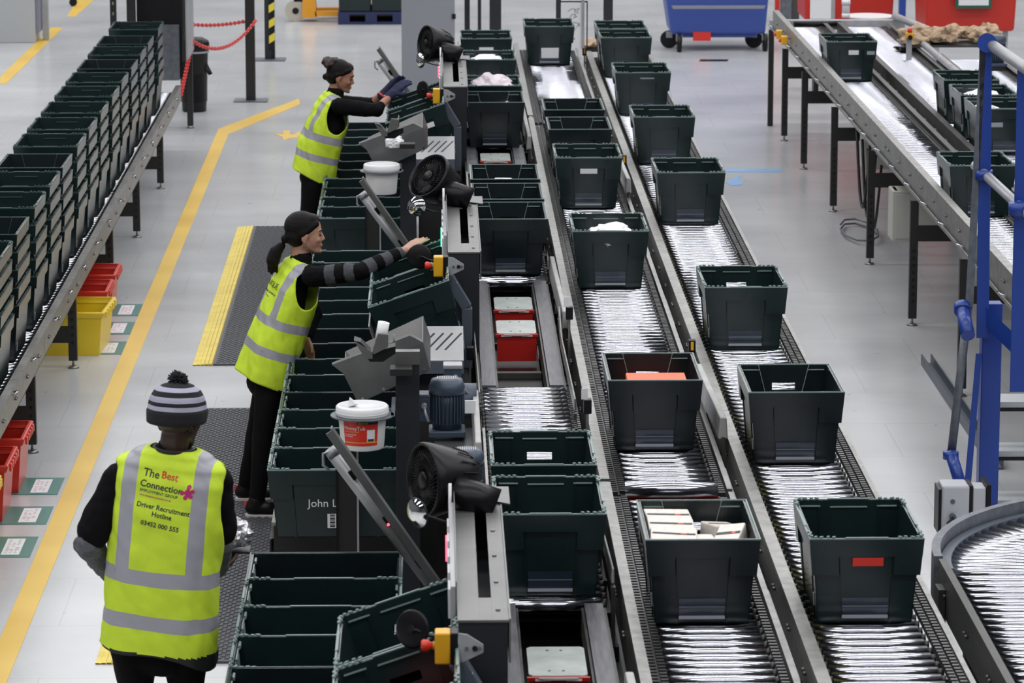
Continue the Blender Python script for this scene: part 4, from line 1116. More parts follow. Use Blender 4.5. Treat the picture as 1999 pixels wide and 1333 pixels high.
for s, (dy, dx) in enumerate([(0, 0), (7.45, -.02)]):
    nm = ['near', 'far'][s]
    Yh = 16.62 + dy
    t = thing('sheet_metal_hopper', '%s sheet metal hopper hanging behind the black post' % ['large near', 'far'][s], 'hopper', (-.12 + dx, Yh, 1.35), 'sheet metal hoppers')
    px = [(648, 712), (672, 730), (700, 786), (840, 722), (826, 668), (800, 655)]
    P = [W(x, y, 16.62) for x, y in px]; L = [(p.x + .12, p.z - 1.35) for p in P]
    b = MB(); b.prism([L[1], L[2], L[3], L[4]], 'y', -.004, .0); b.build('front_sheet', M['steel'], t)
    b = MB(); z = lambda q, y: Vector((q[0], y, q[1]))
    b.hexa([z(L[0], .0), z(L[1], -.004), z(L[4], -.004), z(L[5], 0), z((L[0][0], L[0][1] + .01), .004), z((L[1][0], L[1][1] + .008), 0), z((L[4][0], L[4][1] + .008), 0), z((L[5][0], L[5][1] + .01), .004)])
    b.build('folded_lip', M['steel'], t)
    up = [(x, zz + .07) for x, zz in (L[1], L[4])]
    b = MB(); b.add([z(L[2], 0), z(L[3], 0), z((L[3][0], L[3][1] + .10), .30), z((L[2][0], L[2][1] + .10), .30)], [(0, 1, 2, 3)]); b.build('floor_sheet', M['steel'], t).modifiers.new('s', 'SOLIDIFY').thickness = .003
    b = MB(); b.add([z((L[2][0], L[2][1] + .10), .30), z((L[3][0], L[3][1] + .10), .30), z((L[4][0], L[4][1] + .06), .34), z((L[1][0], L[1][1] + .04), .34)], [(0, 1, 2, 3)]); b.build('back_sheet', M['steel_plate'], t).modifiers.new('s', 'SOLIDIFY').thickness = .003
    b = MB(); b.add([z(L[1], 0), z(L[2], 0), z((L[2][0], L[2][1] + .10), .30), z((L[1][0], L[1][1] + .04), .34)], [(0, 1, 2, 3)]); b.build('side_sheet', M['steel'], t).modifiers.new('s', 'SOLIDIFY').thickness = .003
    b = MB(); b.add([z(L[4], 0), z(L[3], 0), z((L[3][0], L[3][1] + .10), .30), z((L[4][0], L[4][1] + .06), .34)], [(0, 1, 2, 3)]); b.build('side_sheet', M['steel'], t).modifiers.new('s', 'SOLIDIFY').thickness = .003
    for f in (.06, .35, .58, .92):
        q = Vector(L[2]).lerp(Vector(L[3]), f); MB().cyl((q.x, -.0045, q.y + .012), (q.x, -.010, q.y + .012), .007, n=10).build('bolt', M['chrome'], t)
    # scoop with paper roll
    Ys = 16.28 + dy
    t = thing('paper_roll_holder', '%s black scoop holder bolted to the post' % nm, 'holder', (-.22 + dx, Ys, 1.40), 'paper roll holders')
    b = MB(); q = [W(x, y, 16.28) for x, y in ((691, 664), (722, 706), (748, 706), (772, 690), (772, 676), (724, 688), (704, 668))]
    b.prism([(p.x + .22, p.z - 1.40) for p in q], 'y', 0, .10); b.build('scoop', M['black'], t)
    MB().box(.02, .12, .04, .148, -.03, .0).build('mounting_bracket', M['legsteel'], t)
    q = [W(x, y, 16.28) for x, y in ((691, 664), (728, 688), (727, 700), (713, 700))]
    MB().prism([(p.x + .22, p.z - 1.40) for p in q], 'y', -.006, -.001).build('left_flap', M['steel_plate'], t)
    q = [W(x, y, 16.28) for x, y in ((738, 650), (758, 652), (758, 676), (730, 690), (727, 684))]
    MB().prism([(p.x + .22, p.z - 1.40) for p in q], 'y', -.02, .0).build('roll_bracket', M['steel_plate'], t)
    if s == 0:
        c = W(747, 648, 16.32)
        r = MB(); r.cyl(c + Vector((-.012, 0, -.045)), c + Vector((.006, 0, .045)), .026, n=24); r.cyl(c + Vector((.006, 0, .0455)), c + Vector((.0061, 0, .047)), .01, n=12)
        tag(r.build('paper_roll', M['white']), 'white paper roll standing in the near scoop holder', 'paper roll')
    else:
        c = W(770, 279, 24.0)
        crumple('crumpled_tissue', M['paper'], c, .06, .06, .045, 'white crumpled tissue on the far hopper behind the black post', 'tissue', 8, 3)

# plate posts beside picking row gaps
for k, Yq in enumerate((16.12, 23.5)):
    t = thing('flat_post', ['dark flat post in front of the near lettered tote', 'dark flat post in the gap of the picking row behind the middle woman'][k], 'post', (-.393, Yq, 0), 'flat posts between picking rows')
    MB().box(-.043, .043, -.006, .006, 0, 1.07).build('post', M['legsteel'], t)
    MB().box(-.05, -.0435, -.02, .02, 0, 1.07).build('edge_strip', M['black'], t)
    MB().box(.0435, .052, -.02, .0, .3, 1.07).build('edge_strip', M['pipe'], t)
# lettered tote
jf = john
y_f = -.010
xx0 = W(602, 990, 16.83).x
text_o = text_mesh('John Lewis', .054, M['paper'], 'lettering', .0005, 'LEFT')
o = bpy.data.objects.new('lettering', text_o); COL.objects.link(o); o.parent = jf
# face toward -Y world is local -x (tote turned 90 degrees)
zc = .150
def on_left(u_world, z):  # world x offset -> local y
    return Vector((-(hx(z)) - .0012, -(u_world), z))
for v in o.data.vertices:
    wx = xx0 + v.co.x + .457; z = zc + v.co.y; v.co = Vector((-(hx(z)) - .001 - v.co.z, -wx, z))
bc = MB(); b0 = W(640, 1020, 16.83).x + .457
for (u0, u1, z0, z1, mi) in [(b0, b0 + .06, .045, .115, 0)] + [(b0 + .012, b0 + .035, .05 + .0062 * k, .05 + .0062 * k + .003 * (1 + (k % 3 == 0)), 1) for k in range(10)]:
    t0 = .001 if mi == 0 else .0016
    bc.hexa([(-hx(z0), -u0, z0), (-hx(z0), -u1, z0), (-hx(z0) - t0, -u1, z0), (-hx(z0) - t0, -u0, z0), (-hx(z1), -u0, z1), (-hx(z1), -u1, z1), (-hx(z1) - t0, -u1, z1), (-hx(z1) - t0, -u0, z1)], mi)
bc.build('barcode_panel', [M['paper'], M['print']], jf)
jf['label'] = 'dark tote with white lettering and barcode at the head of the middle picking row'

# motors
def motor(loc, label, sc=1.0):
    t = thing('gear_motor', label, 'motor', loc, 'blue-grey electric motors')
    t.scale = (sc, sc, sc)
    b = MB(); b.cyl((0, 0, 0), (0, 0, .20), .068, n=32)
    b.build('motor_body', M['motor'], t)
    f = MB()
    for k in range(28):
        a = 2 * PI * k / 28; c, s_ = math.cos(a), math.sin(a)
        mx = Matrix.Rotation(a, 4, 'Z'); f.box(.066, .080, -.0022, .0022, .03, .165, 0, mx)
    f.build('cooling_fins', M['motor'], t)
    MB().lathe([(.078, .165), (.084, .170), (.084, .20), (.072, .232), (.050, .238), (.001, .238)], 32).build('fan_cowl', M['motor'], t)
    g = MB()
    for k in range(9): g.box(-.045 + .0105 * k, -.0405 + .0105 * k, -.035, .035, .2382, .240)
    g.build('cowl_grille', M['pipe'], t)
    MB().box(-.135, -.078, -.05, .05, .04, .155).build('terminal_box', M['motor'], t, .008)
    MB().box(-.14, -.076, -.053, .053, .150, .168).build('terminal_lid', M['motor'], t, .005)
    c = MB(); c.cyl((-.105, -.052, .12), (-.105, -.07, .115), .013, n=12); c.tube([(-.105, -.07, .115), (-.10, -.09, .09), (-.085, -.095, .05)], .006, 6)
    c.build('cable_gland', M['pipe'], t)
    MB().box(-.085, .085, -.085, .085, -.03, .0).build('flange', M['motor'], t, .006)
    return t
motor((.058, 16.78, 1.03), 'blue-grey electric motor standing left of the short roller bed')
motor((.14, 15.6, .98), 'blue-grey electric motor mostly hidden behind the nearest fan', .9)
t = thing('gearbox', 'blue-grey gearbox with a terminal box behind the upright motor', 'gearbox', (.10, 17.15, .99), None)
MB().cyl((-.02, .0, .09), (.10, 0, .09), .085, n=28).build('gear_housing', M['motor'], t)
MB().box(-.055, .03, -.04, .05, .16, .26).build('terminal_box', M['motor'], t, .006)
MB().box(-.058, .033, -.043, .053, .252, .272).build('terminal_lid', M['pipe'], t, .004)
c = MB(); c.cyl((.0, -.042, .215), (.0, -.06, .215), .012, n=10); c.tube([(.0, -.06, .215), (.04, -.08, .17), (.07, -.06, .12)], .006, 6); c.build('cable_gland', M['pipe'], t)
t = thing('motor_plate', 'grey steel mounting plate with bolts under the upright motor', 'metal plate', (.12, 16.2, .93))
MB().box(-.12, .085, -.38, .8, .04, .052).build('plate', M['steel'], t)
MB().box(-.11, .07, -.37, -.36, -.6, .04).build('front_skirt', M['black'], t)
for x in (-.09, .06):
    for y in (-.3, -.05, .2): MB().cyl((x, y, .052), (x, y, .058), .009, n=8).build('bolt', M['chrome'], t)
tag(MB().box(-.025, .025, -.006, .006, -.03, .03).build('white_tag', M['paper']), 'small white card tag hanging beside the upright motor', 'tag').location = W(918, 794, 16.7)
# ------------------------------------------------------------------ background
def Zf(x, y): return Zp(x, y, 0)
def top_z(x, y, Y): return W(x, y, Y).z
def post_thing(name, label, px, py, w, H, m, cat='post', base=None, group=None, d=None):
    p = Zf(px, py); t = thing(name, label, cat, (p.x, p.y, 0), group)
    d = d or w
    MB().box(-w / 2, w / 2, -d / 2, d / 2, 0, H).build('post', M[m], t)
    if base: MB().box(-base, base, -base * .8, base * .8, 0.0005, .012).build('base_plate', M['greysteel'], t)
    return t
p1 = post_thing('steel_post', 'dark green-grey post left of the hazard-striped post', 490, 197, .095, 4.2, 'legsteel', base=.17)
p2 = post_thing('steel_post', 'post with yellow and black hazard tape', 524, 117, .075, 4.2, 'housing', base=.19)
hz = MB(); hzb = MB()
for k in range(26):
    z0 = .10 + .085 * k
    (hz if k % 2 else hzb).hexa([(.012, -.0385, z0), (.075, -.0385, z0 + .04), (.075, -.0375, z0 + .04), (.012, -.0375, z0), (.012, -.0385, z0 + .085), (.075, -.0385, z0 + .125), (.075, -.0375, z0 + .125), (.012, -.0375, z0 + .085)])
hb = MB(); hb.box(.038, .075, -.037, .0375, 0.02, 2.4); hb.build('tape_backing', M['black'], p2)
hz.build('yellow_hazard_stripes', mat_once('hazard_yellow', (.75, .62, .05)), p2)
hzb.build('black_hazard_stripes', M['black'], p2)
# red plastic chains
def chain(label, A, B, sag, n, r=.014, full=True):
    ln = MB()
    pts = []
    for i in range(n + 1):
        f = i / n; p = A.lerp(B, f); p = p.copy(); p.z -= sag * 4 * f * (1 - f); pts.append(p)
    for i in range(n):
        a, b = pts[i], pts[i + 1]; c = (a + b) / 2; d = (b - a); L = d.length * .68; d.normalize()
        side = d.cross(Vector((0, 0, 1))).normalized() if abs(d.z) < .95 else Vector((1, 0, 0)); side = side if i % 2 else d.cross(side).normalized()
        q = []
        for k in range(13):
            t_ = 2 * PI * k / 12; q.append(c + d * (math.cos(t_) * L) + side * (math.sin(t_) * r))
        ln.tube(q, .0075, 5)
    return tag(ln.build('plastic_chain', M['chainred']), label, 'chain', 'red plastic chains')
Yc_ = p1.location.y
chain('straight red plastic chain running left from the dark post', W(377, 48, Yc_), W(480, 41, Yc_), .02, 26)
chain('sagging red plastic chain from the dark post down to the thin post', W(376, 80, 34.2), W(499, 40, Yc_ - .2), .16, 44)
chain('red plastic chain hanging steeply beside the black bin', W(352, 190, 33.6), W(376, 80, 34.2), .0, 34)
# waste bin
p = Zf(377, 222); t = thing('waste_bin', 'tall black waste bin with a bag behind the thin grey post', 'waste bin', (p.x, p.y + .2, 0))
MB().lathe([(.001, 0), (.11, 0), (.12, .01), (.145, .62), (.15, .64), (.14, .64), (.13, .1), (.001, .1)], 28).build('bin_body', M['black'], t)
MB().lathe([(.152, .60), (.160, .62), (.158, .68), (.150, .70), (.10, .73), (.001, .74)], 28).build('bin_lid', M['black_soft'], t)
MB().lathe([(.1535, .585), (.1585, .59), (.1535, .605)], 28).build('bag_edge', M['pocket_edge'], t)
MB().add([(.13, -.05, .50), (.19, -.06, .38), (.15, -.03, .36), (.12, -.08, .42)], [(0, 1, 2), (0, 2, 3), (0, 3, 1), (1, 3, 2)]).build('bag_corner', M['black'], t)
# left thin posts + tall lift machine at the end of the left conveyor
p = Zf(372, 250); t = thing('thin_post', 'thin grey square post in front of the black bin', 'post', (p.x, p.y, 0))
MB().box(-.028, .028, -.028, .028, .03, 3.2).build('post', M['legsteel'], t); MB().cyl((0, 0, 0.0005), (0, 0, .03), .04, .02).build('foot', M['rail'], t)
Ym = Zf(300, 250).y - 1.0 + 1.6
Ym = 34.6
t = thing('tote_lift', 'dark tall lift machine at the far end of the left stack conveyor', 'lift machine', (-2.45, Ym, 0))
MB().box(-.35, .10, .3, .9, .5, 3.2).build('lift_body', M['black'], t)
MB().box(-.42, -.34, .0, .08, 0, 3.2).build('column', M['legsteel'], t)
MB().box(.095, .16, .0, .08, 0.7, 3.2).build('column', M['legsteel'], t)
MB().box(.17, .20, -.9, .02, 1.0, 3.2, 0).build('side_guard', M['rail_dark'], t)
MB().box(.21, .225, -1.2, -.3, .85, 3.2).build('side_plate', M['pipe'], t)
MB().box(-.30, .05, .2, .29, .50, 1.02).build('inner_panel', M['greysteel'], t)
MB().cyl((-.20, .1, 1.75), (-.16, .1, 1.15 + .3), .02).build('air_cylinder', M['chrome'], t)
p = Zf(222, 120); t = thing('perforated_post', 'perforated thin post left of the lift machine', 'post', (W(222, 60, 36).x, 36, 0))
MB().box(-.03, .03, -.03, .03, 0, 3.4).build('post', M['legsteel'], t)
ho = MB()
for k in range(28): ho.box(-.008, .008, -.0315, -.030, .3 + .1 * k, .33 + .1 * k)
o = ho.build('hole_row', M['rail'], t)
# grey cabinet top left
a = Zf(0, 84); b = Zf(69, 84)
t = thing('electrical_cabinet', 'pale grey cabinet at the upper left corner', 'cabinet', (b.x - .55, a.y + .25, 0))
MB().box(-.55, .55, -.25, .25, .0, 1.9).build('cabinet_body', M['cabinet'], t, .01)
MB().box(.552, .60, -.18, .25, .12, 1.9).build('side_duct', mat_once('lilac_grey', (.22, .22, .28)), t)
MB().box(.61, .68, .0, .06, .0, 1.9).build('leg_panel', M['pipe'], t)
t2 = thing('chair_leg', 'tiny dark caster leg at the top edge right of the grey cabinet', 'caster', (Zf(143, 12).x, Zf(143, 12).y, 0))
MB().cyl((0, -.02, .05), (0, .02, .05), .05).build('wheel', M['black'], t2); MB().box(-.02, .02, -.02, .02, .08, .5).build('stem', M['greysteel'], t2)
# pallet truck
p = Zf(590, 42); t = thing('pallet_truck', 'yellow hand pallet truck at the top of the picture', 'pallet truck', (p.x, p.y, 0))
MB().cyl((-.08, .0, .13), (-.08, .07, .13), .13, n=28).build('wheel', mat_once('cream_wheel', (.45, .43, .36)), t)
MB().cyl((-.08, -.006, .13), (-.08, .0, .13), .04, n=16).build('wheel_hub', M['black'], t)
MB().prism([(.0, .05), (.18, .05), (.14, .55), (.02, .55)], 'y', -.06, .25).build('frame', M['truck'], t)
MB().box(.16, 1.2, -.06, .06, .07, .13).build('fork', M['truck'], t); MB().box(.16, 1.2, .35, .47, .07, .13).build('fork', M['truck'], t)
MB().box(-.10, .03, .0, .2, .24, .46).build('pump_unit', M['black'], t)
# pallet with dark boxes
a = Zf(668, 48); b = Zf(781, 48)
t = thing('wooden_pallet', 'dark blue pallet at the top of the picture', 'pallet', ((a.x + b.x) / 2, a.y + .5, 0)); w = (b.x - a.x) / 2 + .05
for z0, z1 in ((0.0005, .03), (.12, .15)): MB().box(-w, w, -.5, .5, z0, z1).build('deck', M['palletblue'], t)
for x in (-w + .07, 0, w - .07): MB().box(x - .07, x + .07, -.5, .5, .03, .12).build('block', M['palletblue'], t)
for k in range(2):
    x0 = (a.x + b.x) / 2 - w + .02 + k * w; 
    tb = thing('dark_crate', ['left', 'right'][k] + ' dark crate standing on the blue pallet', 'crate', (x0 + w / 2 - .02, a.y + .5, .151), 'dark crates on the pallet')
    MB().box(-w / 2 + .01, w / 2 - .01, -.45, .45, 0, .7).build('crate_body', M['tote'], tb, .01)
    MB().box(-.04, .04, -.456, -.451, .3, .4).build('label', M['paper'], tb)
# wide grey column behind the far fan
p = W(837, 190, 36.5)
t = thing('grey_column', 'wide grey panel column behind the farthest fan', 'column', (p.x, 37.5, 0))
w_ = (W(888, 100, 37.5).x - W(784, 100, 37.5).x) / 2; t.location.x = (W(888, 100, 37.5).x + W(784, 100, 37.5).x) / 2
MB().box(-w_, w_, 0, .5, 0, 4.2).build('panel', mat_once('mid_grey_panel', (.22, .235, .26)), t)
h = MB()
for k in range(6): MB().box(w_ - .03, w_ + .01, -.012, -.001, .8 + .33 * k, .85 + .33 * k).build('hinge', M['black'], t)
for x, y, w, lab in ((912, 60, .055, 'leftmost of the thin dark posts behind the inner lane'), (936, 60, .035, 'uneven thin post between two dark posts at the top centre'), (967, 60, .12, 'thick dark post behind the inner lane'),
                     (1090, 40, .05, 'dark post left of the white notice board'), (1187, 40, .095, 'dark post above the outer lane')):
    q = W(x, y, 38.0); t = thing('dark_post', lab, 'post', (q.x, 38.0, 0), 'dark posts at the top centre')
    MB().box(-w / 2, w / 2, -.04, .04, 0, 4.2).build('post', M['housing'], t); MB().box(-w, w, -.1, .1, 0.0005, .012).build('base_plate', M['greysteel'], t)
# notice board
q = W(1120, 60, 33.0); t = thing('notice_board', 'white notice board with scribbles behind the middle lane', 'notice board', (q.x, 33.0, 0))
z0 = top_z(1100, 110, 33); z1 = top_z(1100, 5, 33)
MB().box(-.115, .095, 0, .012, z0, z1).build('board', M['paper'], t)
f = MB(); f.box(-.12, .125, .013, .02, z1, z1 + .012); f.box(.115, .125, .0, .012, 1.0, z1); f.build('frame', M['black'], t)
MB().box(.07, .095, -.02, -.002, 1.0, z1 + .2).build('upright', M['pipe'], t)
MB().box(-.02, .02, .02, .05, 0, z0).build('leg', M['legsteel'], t)
sc_ = MB(); random.seed(5)
pts = [Vector((-.06 + .02 * random.uniform(-1, 1), -.003, z1 - .08))]
for k in range(30):
    pts.append(Vector((max(-.09, min(.05, pts[-1].x + random.uniform(-.035, .04))), -.003, max(z0 + .15, min(z1 - .05, pts[-1].z + random.uniform(-.05, .035))))))
sc_.tube(pts, .0022, 4); sc_.build('scribble', mat_once('pencil_grey', (.3, .3, .33)), t)
crumple('cardboard_scrap', M['kraft'], W(1150, 85, 33.5), .10, .15, .05, 'brown cardboard scrap at the far end between the lanes', 'cardboard', 11, 2)
q = W(1150, 85, 33.5)
tag(MB().box(-.12, .14, -.15, .15, -.03, 0).build('small_shelf', M['legsteel']), 'dark small shelf under the brown cardboard scrap', 'shelf').location = q - Vector((0, 0, .03))
MB().box(-.02, .02, -.02, .02, -q.z + .03, -.03).build('shelf_leg', M['legsteel'], bpy.data.objects['small_shelf'])
# blue bin on casters
a = Zf(1322, 112); b_ = Zf(1487, 112)
cx = (Zf(1310, 90).x + Zf(1495, 90).x) / 2; yb = Zf(1400, 100).y
t = thing('wheeled_bin', 'large blue wheeled bin at the top of the picture', 'wheeled bin', (cx, yb, 0))
s_ = 1.0
zb = top_z(1400, 67, yb); zt = zb + 1.0
xa = W(1310, 60, yb).x - cx; xb = W(1494, 60, yb).x - cx; xa2 = W(1300, 0, yb).x - cx; xb2 = W(1500, 0, yb).x - cx
b = MB()
k = (zt - zb) / (top_z(1400, 0, yb) - zb); xa3 = xa + (xa2 - xa) * k; xb3 = xb + (xb2 - xb) * k
b.hexa([(xa, 0, zb), (xb, 0, zb), (xb, .75, zb), (xa, .75, zb), (xa3, -.06, zt), (xb3, -.06, zt), (xb3, .8, zt), (xa3, .8, zt)])
b.build('bin_body', M['binblue'], t, .03)
b = MB(); b.hexa([(xa + .02, -.02, zb + .29), (xb - .02, -.02, zb + .29), (xb - .02, 0, zb + .29), (xa + .02, 0, zb + .29), (xa, -.04, zb + .33), (xb, -.04, zb + .33), (xb, -.02, zb + .33), (xa, -.02, zb + .33)]); b.build('pale_stripe', M['pocket_edge'], t)
MB().box(xa + .1, xb - .1, .05, .7, zb - .04, zb).build('underframe', M['binblue'], t)
for x, y, sd in ((xa + .0, .35, 0), (xa + .09, -.05, 1), (xb - .10, .35, 0), (xb - .0, .02, 1)):
    c = MB()
    if sd: c.cyl((x - .025, y, .10), (x + .025, y, .10), .10, n=24)
    else: c.cyl((x, y - .025, .10), (x, y + .025, .10), .10, n=24)
    c.build('caster_wheel', M['black'], t)
    MB().box(x - .035, x + .035, y - .03, y + .03, .12, zb - .0).build('caster_fork', M['pipe'], t)
MB().box(xa + .25, xa + .45, -.02, .03, .12, .22).build('brake_pedal', M['red'], t)
# red bins at top right
def redbin(label, px0, px1, ybase, Y, H=1.3, sgn=False):
    x0 = W(px0, ybase, Y).x; x1 = W(px1, ybase, Y).x; cx = (x0 + x1) / 2; zb = top_z(px0, ybase, Y)
    t = thing('red_wheeled_bin', label, 'wheeled bin', (cx, Y, 0), 'red bins at the top right'); h = (x1 - x0) / 2
    b = MB(); b.hexa([(-h + .05, 0, zb), (h - .05, 0, zb), (h - .05, .8, zb), (-h + .05, .8, zb), (-h, -.08, zb + H), (h, -.08, zb + H), (h, .85, zb + H), (-h, .85, zb + H)])
    b.build('bin_body', M['binred'], t, .03)
    for x in (-h + .15, h - .15):
        MB().cyl((x, .1, .10), (x + .05, .1, .10), .10, n=18).build('caster_wheel', M['black'], t); MB().box(x, x + .05, .08, .12, .14, zb).build('caster_fork', M['pipe'], t)
    return t
r1 = redbin('red wheeled bin left of the dark blue strut at the top right', 1562, 1752, 42, 37.6)
r2 = redbin('large red bin with a green-framed notice at the top right', 1797, 1990, 62, 36.4)
q0 = W(1865, 0, 36.3); q1 = W(1935, 16, 36.3)
MB().box(q0.x - r2.location.x, q1.x - r2.location.x, -.12, -.075, q1.z, q1.z + .5).build('green_frame', mat_once('dark_green_frame', (.01, .09, .05)), r2)
MB().box(q0.x - r2.location.x + .03, q1.x - r2.location.x - .03, -.125, -.121, q1.z + .03, q1.z + .45).build('white_notice', M['paper'], r2)
q0 = W(1582, 0, 36.9); q1 = W(1622, 37, 36.9)
t = thing('clipboard_sheet', 'white written sheet in front of the left red bin', 'notice board', ((q0.x + q1.x) / 2, 36.9, 0)); w = (q1.x - q0.x) / 2
MB().box(-w, w, 0, .02, q1.z, q1.z + .6).build('sheet', M['paper'], t); MB().box(w, w + .04, 0, .04, .0, q1.z + .6).build('upright', M['pipe'], t)
MB().box(-w, w, -.001, .021, q1.z - .03, q1.z).build('lower_edge', M['black'], t)
for x0, x1, m_, lab in ((1513, 1522, 'binred', 'thin dark red upright at the left of the red bins'), (1524, 1545, 'greysteel', 'grey green upright panel left of the red bins'), (1546, 1560, 'rail_dark', 'brownish grey upright beside the left red bin'), (1755, 1768, 'blue', 'dark blue strut between the two red bins')):
    a, b = W(x0, 40, 44.6), W(x1, 40, 44.6)
    tag(MB().box(a.x, b.x, 44.6, 44.7, 0, 2.6).build('upright_panel', M[m_]), lab, 'upright')
# jar, cloth, e-stop and paper heap
q = W(1651, 43, yfar + .3)
t = thing('clear_jar', 'clear plastic jar with a white lid on the far end of the right-hand conveyor', 'jar', (q.x, yfar + .30, 1.02))
MB().lathe([(.001, 0), (.038, 0), (.038, .12), (.034, .125), (.001, .125)], 24).build('jar_body', M['clear'], t)
MB().lathe([(.001, .002), (.0395, .002), (.0395, .04), (.001, .04)], 24).build('white_content', M['white'], t)
MB().lathe([(.0395, .125), (.042, .125), (.042, .17), (.001, .172)], 24).build('lid', M['white'], t)
t = thing('packing_table', 'white topped table at the far end of the right-hand conveyor', 'table', (q.x + .25, yfar + .55, 0))
MB().cyl((0, 0, 1.0), (0, 0, 1.015), .24, n=32).build('table_top', M['white'], t); MB().box(-.03, .03, -.03, .03, 0, 1.0).build('table_leg', M['legsteel'], t)
c0 = W(1776, 66, 32.3)
t = thing('emergency_stop', 'yellow and black emergency stop with red top left of the brown paper heap', 'emergency stop', c0)
MB().box(-.035, .035, -.03, .03, -.04, .01).build('yellow_box', M['yellow'], t, .006); MB().cyl((0, 0, .012), (0, 0, .05), .022).build('red_button', M['red'], t)
MB().cyl((-.0, -.036, -.03), (0, -.031, -.03), .022, n=16).build('black_dial', M['black'], t)
MB().box(-.025, .025, .031, .04, -c0.z, .0).build('post', M['pipe'], t)
hp = W(1845, 76, 32.9)
random.seed(3)
for k in range(11):
    ox = -.36 + .072 * k; 
    crumple('kraft_paper_scrap', M['kraft'], (hp.x + ox + .05, 33.05 + random.uniform(-.08, .25), hp.z + .0 + random.uniform(-.02, .03)), random.uniform(.07, .13), random.uniform(.06, .12), random.uniform(.05, .09), 'brown crumpled packing paper, %s piece of the heap' % ['leftmost', 'second', 'third', 'fourth', 'fifth', 'middle', 'seventh', 'eighth', 'ninth', 'tenth', 'rightmost'][k], 'paper', 40 + k, 3, .55)
    bpy.context.scene.collection.objects[-1]['group'] = 'brown paper heap'
t = thing('paper_table', 'grey table top under the brown paper heap', 'table', (hp.x + .05, 33.05, 0))
MB().box(-.42, .42, -.12, .40, hp.z - .08, hp.z - .06).build('table_top', M['rail_dark'], t)
for x in (-.4, .4): MB().box(x - .03, x + .03, 0, .05, 0, hp.z - .09).build('leg', M['legsteel'], t)
mq = W(1945, 95, 31.6)
mt = motor((mq.x, 31.6, mq.z - .12), 'blue-grey motor standing behind the top of the blue post', 1.0)
t = thing('motor_stand', 'dark stand under the motor behind the blue post', 'stand', (mq.x, 31.6, 0)); MB().box(-.09, .09, -.09, .09, 0, mq.z - .151).build('stand_body', M['legsteel'], t)
# second e-stop on right conveyor left rail
for k, (x, y) in enumerate(((1563, 117), (1572, 126))):
    c = W(x, y, 33.9 - .5 * k)
    t = thing('rail_emergency_stop', ['upper', 'lower'][k] + ' of two small yellow pull-cord stops on the left rail of the right-hand conveyor', 'emergency stop', (3.20, c.y, 1.02), 'pull-cord stops on the conveyor rail')
    MB().box(-.035, .024, -.04, .04, -.04, .04).build('yellow_box', M['yellow'], t, .008)
    MB().cyl((-.055, 0, 0), (-.035, 0, 0), .018).build('red_button', M['red'], t)

# crates on the floor under the left conveyor
def crate(label, x0, x1, y0, y1, h, m, rz=0.0, group='coloured crates under the left conveyor'):
    cx, cy = (x0 + x1) / 2, (y0 + y1) / 2; a, b = (x1 - x0) / 2, (y1 - y0) / 2
    t = thing('plastic_crate', label, 'crate', (cx, cy, 0), group, rz)
    mb = MB(); w = .006; ta = a - .045; tb = b - .045; ra = a - .02; rb = b - .02
    def ring(za, zb, A0, B0, A1, B1, th):
        for (p, q, r_, s_) in (((-1, -1), (1, -1), 0, -1), ((1, -1), (1, 1), 1, 0), ((1, 1), (-1, 1), 0, 1), ((-1, 1), (-1, -1), -1, 0)):
            o0 = Vector((p[0] * A0, p[1] * B0, za)); o1 = Vector((q[0] * A0, q[1] * B0, za)); o2 = Vector((p[0] * A1, p[1] * B1, zb)); o3 = Vector((q[0] * A1, q[1] * B1, zb))
            i0 = Vector((p[0] * (A0 - th), p[1] * (B0 - th), za)); i1 = Vector((q[0] * (A0 - th), q[1] * (B0 - th), za)); i2 = Vector((p[0] * (A1 - th), p[1] * (B1 - th), zb)); i3 = Vector((q[0] * (A1 - th), q[1] * (B1 - th), zb))
            mb.hexa([o0, o1, i1, i0, o2, o3, i3, i2])
    ring(.002, h, ta, tb, ra, rb, w)
    mb.box(-ta, ta, -tb, tb, .001, .006)
    mb.build('crate_body', m, t)
    mb = MB(); ring(h - .035, h, a - .012, b - .012, a, b, .022); ring(h - .002, h + .006, a, b, a - .006, b - .006, .020)
    for k in range(5):
        yy = -b + .09 + k * (2 * b - .18) / 4
        mb.box(a - .002, a + .010, yy - .022, yy + .022, h - .040, h + .002); mb.box(-a - .010, -a + .002, yy - .022, yy + .022, h - .040, h + .002)
    mb.build('rim', m, t, .004)
    return t
Y1 = Zf(150, 698).y
crate('yellow plastic crate under the left conveyor, nearest of the distant three', -2.62, -2.14, Y1 + .02, Y1 + .62, .29, M['crateyellow'], R(-3))
crate('red crate directly behind the large yellow crate', -2.70, -2.20, Y1 + .80, Y1 + 1.30, .29, M['cratered'])
crate('farther red crate behind the yellow crate, nearest the conveyor leg', -2.70, -2.20, Y1 + 1.45, Y1 + 1.95, .29, M['cratered'])
for k, (xr, yr, lab) in enumerate([(66, 822, 'red crate at the left edge with frosted side, farther of the near pair'), (36, 872, 'red crate at the left edge, nearer of the near pair')]):
    pz = .31; a = Zp(xr, yr, pz)
    crate(lab, a.x - .5, a.x, a.y - .50, a.y, pz, M['cratered'])
a = Zp(4, 928, .29); crate('corner of a yellow crate just showing at the left edge', a.x - .5, a.x, a.y - .45, a.y, .29, M['crateyellow'])

